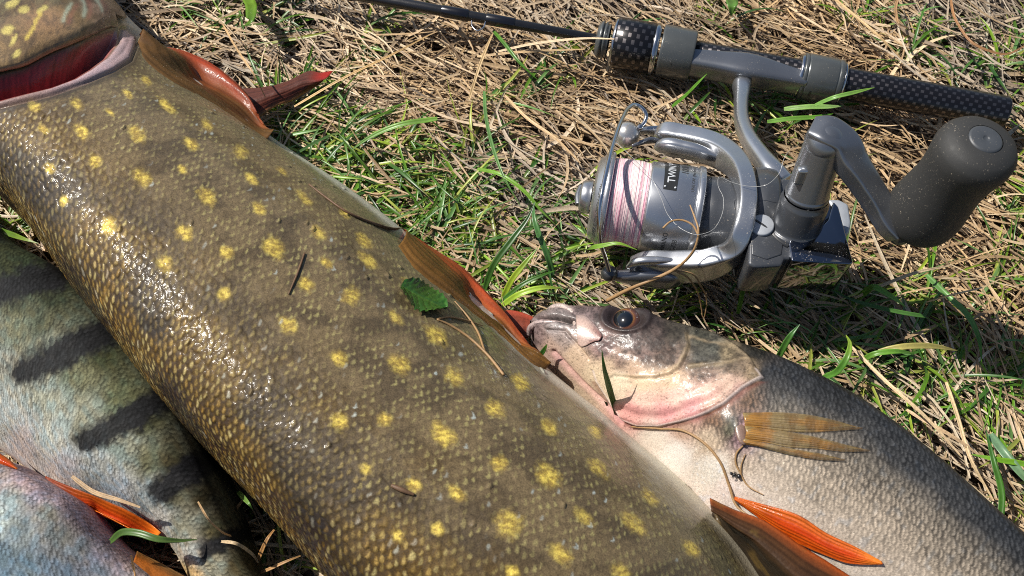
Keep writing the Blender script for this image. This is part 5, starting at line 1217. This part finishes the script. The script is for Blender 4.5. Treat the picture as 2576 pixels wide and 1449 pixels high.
for lab, pts, w, c1 in [
    ('pale flat straw crossing the thin rod blank by the end ring', [(1250, 130, 8), (1330, 112, 14), (1420, 100, 20), (1480, 96, 24), (1545, 98, 27)], 2.6, (222, 196, 158)),
    ('pale straw lying just below the rod blank', [(1200, 142, 6), (1290, 132, 10), (1400, 126, 11), (1470, 124, 10)], 2.6, (206, 176, 132)),
    ('long straight straw slanting up from the far red fin', [(740, 268, 4), (860, 198, 14), (980, 140, 16), (1080, 88, 10)], 2.4, (214, 178, 122)),
    ('thick straw stalk standing below the rod blank', [(1180, 250, 4), (1205, 170, 12), (1228, 110, 14), (1240, 84, 10)], 3.2, (206, 176, 128)),
    ('thin straw pair bent over behind the pike pectoral fin', [(560, 60, 10), (600, 130, 22), (640, 190, 24), (668, 245, 14)], 1.8, (206, 170, 122)),
    ('thick pale stalk running down toward the reel spool', [(1270, 240, 4), (1330, 300, 9), (1400, 350, 10), (1460, 410, 7)], 3.4, (212, 180, 136)),
    ('broad tan stalk at the top right behind the rod', [(2080, -20, 6), (2140, 30, 12), (2210, 90, 14), (2270, 150, 8)], 4.6, (196, 166, 120)),
    ('curved brown stalk looping at the top right corner', [(2390, -10, 10), (2410, 60, 16), (2450, 110, 17), (2510, 134, 16), (2590, 110, 10)], 2.6, (168, 124, 84)),
    ('dry brown leaf curl at the top right of the lawn', [(2260, -10, 8), (2254, 30, 14), (2262, 60, 16), (2284, 70, 12)], 5.0, (176, 140, 100)),
    ('long pale straw right of the reel body', [(2150, 750, 8), (2210, 722, 16), (2290, 690, 18), (2390, 668, 10)], 2.8, (206, 184, 146)),
    ('pale broad stalk in the straw fan right of the perch', [(2380, 960, 4), (2410, 1050, 8), (2440, 1150, 8), (2500, 1260, 4)], 4.0, (212, 186, 144)),
    ('long tan stalk slanting above the perch back', [(2140, 870, 6), (2230, 960, 12), (2330, 1050, 14), (2420, 1150, 10)], 3.6, (216, 190, 150)),
    ('flat split stalk lying beside the perch back', [(2280, 1030, 6), (2330, 1060, 10), (2400, 1100, 10), (2470, 1150, 6)], 5.0, (206, 176, 138)),
    ('thin straw arching over the grass right of the knob', [(2330, 760, 8), (2400, 740, 20), (2460, 726, 18), (2520, 700, 8)], 1.4, (220, 196, 150)),
    ('dry straw resting along the orange fin of the barred perch', [(180, 1198, 42), (235, 1237, 44), (300, 1258, 46), (352, 1276, 46)], 3.6, (176, 146, 108)),
    ('thin straw bent over the barred perch tail side', [(498, 1262, 50), (520, 1300, 48), (556, 1336, 40), (606, 1352, 24)], 1.4, (206, 170, 124)),
    ('thin curved straw at the bottom beside the barred perch', [(556, 1362, 36), (590, 1366, 38), (630, 1390, 30), (650, 1416, 20)], 2.2, (206, 180, 140)),
    ('broken brown stalk below the pike back at the bottom', [(636, 1440, 12), (652, 1400, 22), (676, 1350, 28), (690, 1332, 26)], 3.2, (176, 132, 82)),
    ('thin brown stalk at the bottom edge by the pike back', [(624, 1452, 14), (680, 1430, 22), (730, 1408, 24), (756, 1398, 22)], 2.2, (176, 136, 90)),
    ('short stubby stalk in the dark gap beside the pike', [(568, 1308, 10), (590, 1285, 18), (610, 1258, 22)], 4.4, (176, 140, 100)),
    ('straw standing up in front of the blue grey perch', [(340, 1460, 30), (336, 1430, 44), (330, 1398, 52)], 2.2, (206, 160, 100)),
]:
    blade('straw', lab, 'dry stalk', pts, min(w * .5, 1.5), c1, M_straw, .5, SG, tip=.4)

# leaf lying on the pike
bvP = FP['bvh']
def onp(x, y, d, b=None):
    h = (b or bvP).ray_cast(*ray(x, y)); return np.array(h[0]) + facing(h) * d if h[0] is not None else P(x, y, 20)
def leaf_surface():
    ax0 = np.array([1003, 728]); ax1 = np.array([1116, 786]); D = ax1 - ax0; Nn = np.array([-D[1], D[0]]) / np.linalg.norm(D)
    n, m = 46, 23; v = []; c = []
    for i in range(n):
        s = i / (n - 1); half = 33 * (math.sin(math.pi * min(1, s * .93 + .07)) ** .75) * (1 + .10 * (1 if (i % 5) < 2 else -.4)) * (.4 if s == 1 else 1)
        for j in range(m):
            t = j / (m - 1) * 2 - 1
            p = ax0 + D * s + Nn * half * t
            vein = max(math.exp(-(t / .07) ** 2), .7 * math.exp(-((((s * 7 - abs(t) * 1.6) % 1) - .5) / .10) ** 2))
            v.append(onp(p[0], p[1], 1.0 + 1.6 * abs(t) ** 1.5 * (.5 + .5 * math.sin(s * 9)) + .9 * s - .35 * vein + 1.2 * (1 - s) ** 3))
            base = lin((46, 92, 24)) * (.75 + .5 * float(noise(np.array(s * 9), np.array(t * 5), 3)))
            c.append(base + (lin((88, 130, 50)) - base) * vein * .6)
    return np.array(v), grid_quads(n, m), np.array(c), n, m
lv_, lf_, lc, n_, m_ = leaf_surface()
leaf = mesh('leaf', np.vstack([lv_, lv_ - np.array([0, 0, .18])]), np.vstack([lf_, lf_[:, ::-1] + len(lv_)]), None, vcol('leaf_green', rough=.35, speck=.25, speck_scale=900, trans=.15, coat=.2, bump=.08, bscale=900), None, np.vstack([lc, lc]))
tag(leaf, 'small toothed green leaf stuck to the pike flank', 'leaf')

# twigs, loose line, insect, moss
M_twig = plain('brown_twig', (.13, .07, .035), .6, bump=.06, bscale=2500, var=.35, vscale=700)
M_stem = plain('tan_stem', (.30, .18, .08), .55, bump=.05, bscale=2500, var=.3, vscale=700)
M_dark = plain('dark_twig', (.05, .025, .015), .5, bump=.06, bscale=2500, var=.3, vscale=700)
def stick(name, label, cat, chains, mat, b=None, group=None, parentpts=None):
    root = None
    for k, (pts, r) in enumerate(chains):
        q = [onp(x, y, d[1], b) if isinstance(d, tuple) else P(x, y, d) for x, y, d in pts]
        ob = sweep_obj(name if k == 0 else 'side_shoot', q, r, mat=mat, parent=root, segs=8, n=max(16, len(q) * 8))
        if k == 0: root = ob; tag(ob, label, cat, group)
    return root
o_ = ('on', .5)
TG = 'bits of dry stem stuck to the fish'
stick('twig', 'reddish brown thin twig lying by the pike belly edge', 'twig', [([(776, 466, o_), (820, 500, o_), (870, 535, o_), (930, 562, o_), (1018, 580, ('on', .9))], [.3, .45, .5, .55, .6]), ([(900, 548, o_), (950, 570, ('on', 1.0)), (1015, 575, ('on', 1.4))], [.2, .35, .3])], M_twig, bvP, TG)
stick('twig', 'short dark straight twig on the pike flank', 'twig', [([(766, 638, ('on', .4)), (748, 690, ('on', .4)), (726, 742, ('on', .4))], [.32, .4, .22])], M_twig, bvP, TG)
stick('twig', 'forked tan twig below the leaf on the pike', 'twig', [([(1266, 946, o_), (1220, 890, o_), (1170, 845, o_), (1120, 815, o_), (1098, 806, o_)], [.5, .5, .45, .4, .25]), ([(1218, 888, o_), (1196, 830, o_), (1168, 790, o_), (1142, 760, o_)], [.4, .42, .35, .2]), ([(1098, 806, o_), (1120, 800, o_), (1170, 808, o_), (1212, 822, o_)], [.3, .35, .35, .2])], M_stem, bvP, TG)
stick('twig', 'small brown twig on the pike near the bottom', 'twig', [([(985, 1222, o_), (1010, 1234, ('on', .9)), (1042, 1246, o_)], [.6, .8, .4])], M_twig, bvP, TG)
bc = FC['bvh']
stick('twig', 'long thin brown stem across the white perch belly', 'twig', [([(1590, 1072, o_), (1660, 1076, o_), (1724, 1084, o_), (1784, 1124, o_), (1812, 1160, o_), (1836, 1220, o_), (1860, 1262, ('on', 2.5)), (1900, 1292, ('on', 3.0)), (1936, 1322, ('on', 2.0))], [.3, .4, .45, .5, .5, .5, .45, .4, .25])], M_stem, bc, TG)
stick('twig', 'curled hair thin root below the perch pectoral fin', 'twig', [([(1872, 1118, o_), (1854, 1140, o_), (1852, 1164, o_), (1864, 1190, o_), (1880, 1218, o_), (1922, 1244, o_)], [.25, .35, .35, .3, .3, .15]), ([(1866, 1200, o_), (1866, 1170, o_), (1876, 1142, o_)], [.25, .28, .15])], M_stem, bc, TG)
stick('dry_stem', 'branched brown dry stem lying over the lower bail arm of the reel', 'dry stem', [([(1528, 756, 10), (1570, 734, 18), (1600, 720, 24), (1660, 696, 30), (1692, 680, 34), (1730, 650, 42), (1752, 614, 50), (1757, 580, 54), (1748, 548, 54), (1736, 516, 54)], [.9, .9, .85, .8, .75, .6, .5, .45, .4, .3]),
    ([(1756, 590, 53), (1742, 566, 54), (1716, 554, 54), (1686, 558, 54), (1668, 574, 53)], [.45, .42, .42, .4, .5]), ([(1694, 680, 34), (1722, 692, 32), (1748, 722, 24), (1762, 760, 12), (1768, 800, 4)], [.4, .42, .38, .35, .25]), ([(1700, 680, 34), (1740, 688, 32), (1764, 720, 24), (1778, 760, 12), (1772, 800, 4)], [.35, .35, .33, .3, .2])], M_stem)
ln = sweep_obj('loose_line', [P(*q) for q in [(1546, 354, 50), (1580, 386, 52), (1640, 450, 50), (1664, 500, 50), (1680, 540, 51), (1712, 574, 52), (1752, 590, 54), (1790, 580, 55), (1816, 540, 56), (1820, 500, 56), (1806, 462, 54), (1808, 446, 54), (1840, 458, 54), (1880, 468, 55), (1930, 464, 58), (1960, 436, 62), (1972, 400, 64), (1990, 376, 60), (2010, 366, 52)]], .10, mat=M_nylon, n=200, segs=6)
tag(ln, 'loose clear strand of line looping over the spool and rotor', 'fishing line')
ant = thing('insect', 'tiny black insect on the pale perch belly', 'insect', onp(1850, 1192, .8, bc))
e0 = onp(1842, 1189, .8, bc); e1 = onp(1850, 1192, .9, bc); e2 = onp(1862, 1196, .9, bc)
M_ant = plain('black_shell', (.012, .011, .012), .25, coat=.4)
for nm, e, r in (('head', e0, .6), ('thorax', e1, .6), ('abdomen', e2, .95)):
    bv, bf = ball(e, r, .85, 16, 10); mesh(nm, bv, bf, None, M_ant, ant)
for k in range(6):
    sd_ = -1 if k % 2 else 1; b0 = e1 + (k // 2 - 1) * .35 * (e2 - e0) / np.linalg.norm(e2 - e0); pr_ = np.cross((e2 - e0) / np.linalg.norm(e2 - e0), (0, 0, 1)) * sd_
    sweep_obj('leg', [b0, b0 + pr_ * .8 + np.array([0, 0, .3]), b0 + pr_ * 1.4 + np.array([0, 0, -.5])], .1, mat=M_ant, parent=ant, n=8, segs=6)
mp = P(166, 738, 44); vs = []; fs = []; cs = []; o2 = 0
for k in range(40):
    cpt = mp + rng.normal(0, 1.3, 3) * np.array([1, 1, .6]); dr = rng.normal(0, 1, 3); dr /= np.linalg.norm(dr); sdv = np.cross(dr, (0, .3, 1)); sdv /= np.linalg.norm(sdv)
    vs += [cpt - sdv * .4, cpt + dr * .9 - sdv * .25, cpt + dr * 1.4, cpt + sdv * .4]; fs.append([o2, o2 + 1, o2 + 2, o2 + 3]); o2 += 4; cs += [lin((96, 140, 24))] * 4
tag(mesh('moss_tuft', vs, fs, None, M_green, None, cs), 'bright green scrap of moss caught under the pike back', 'moss')
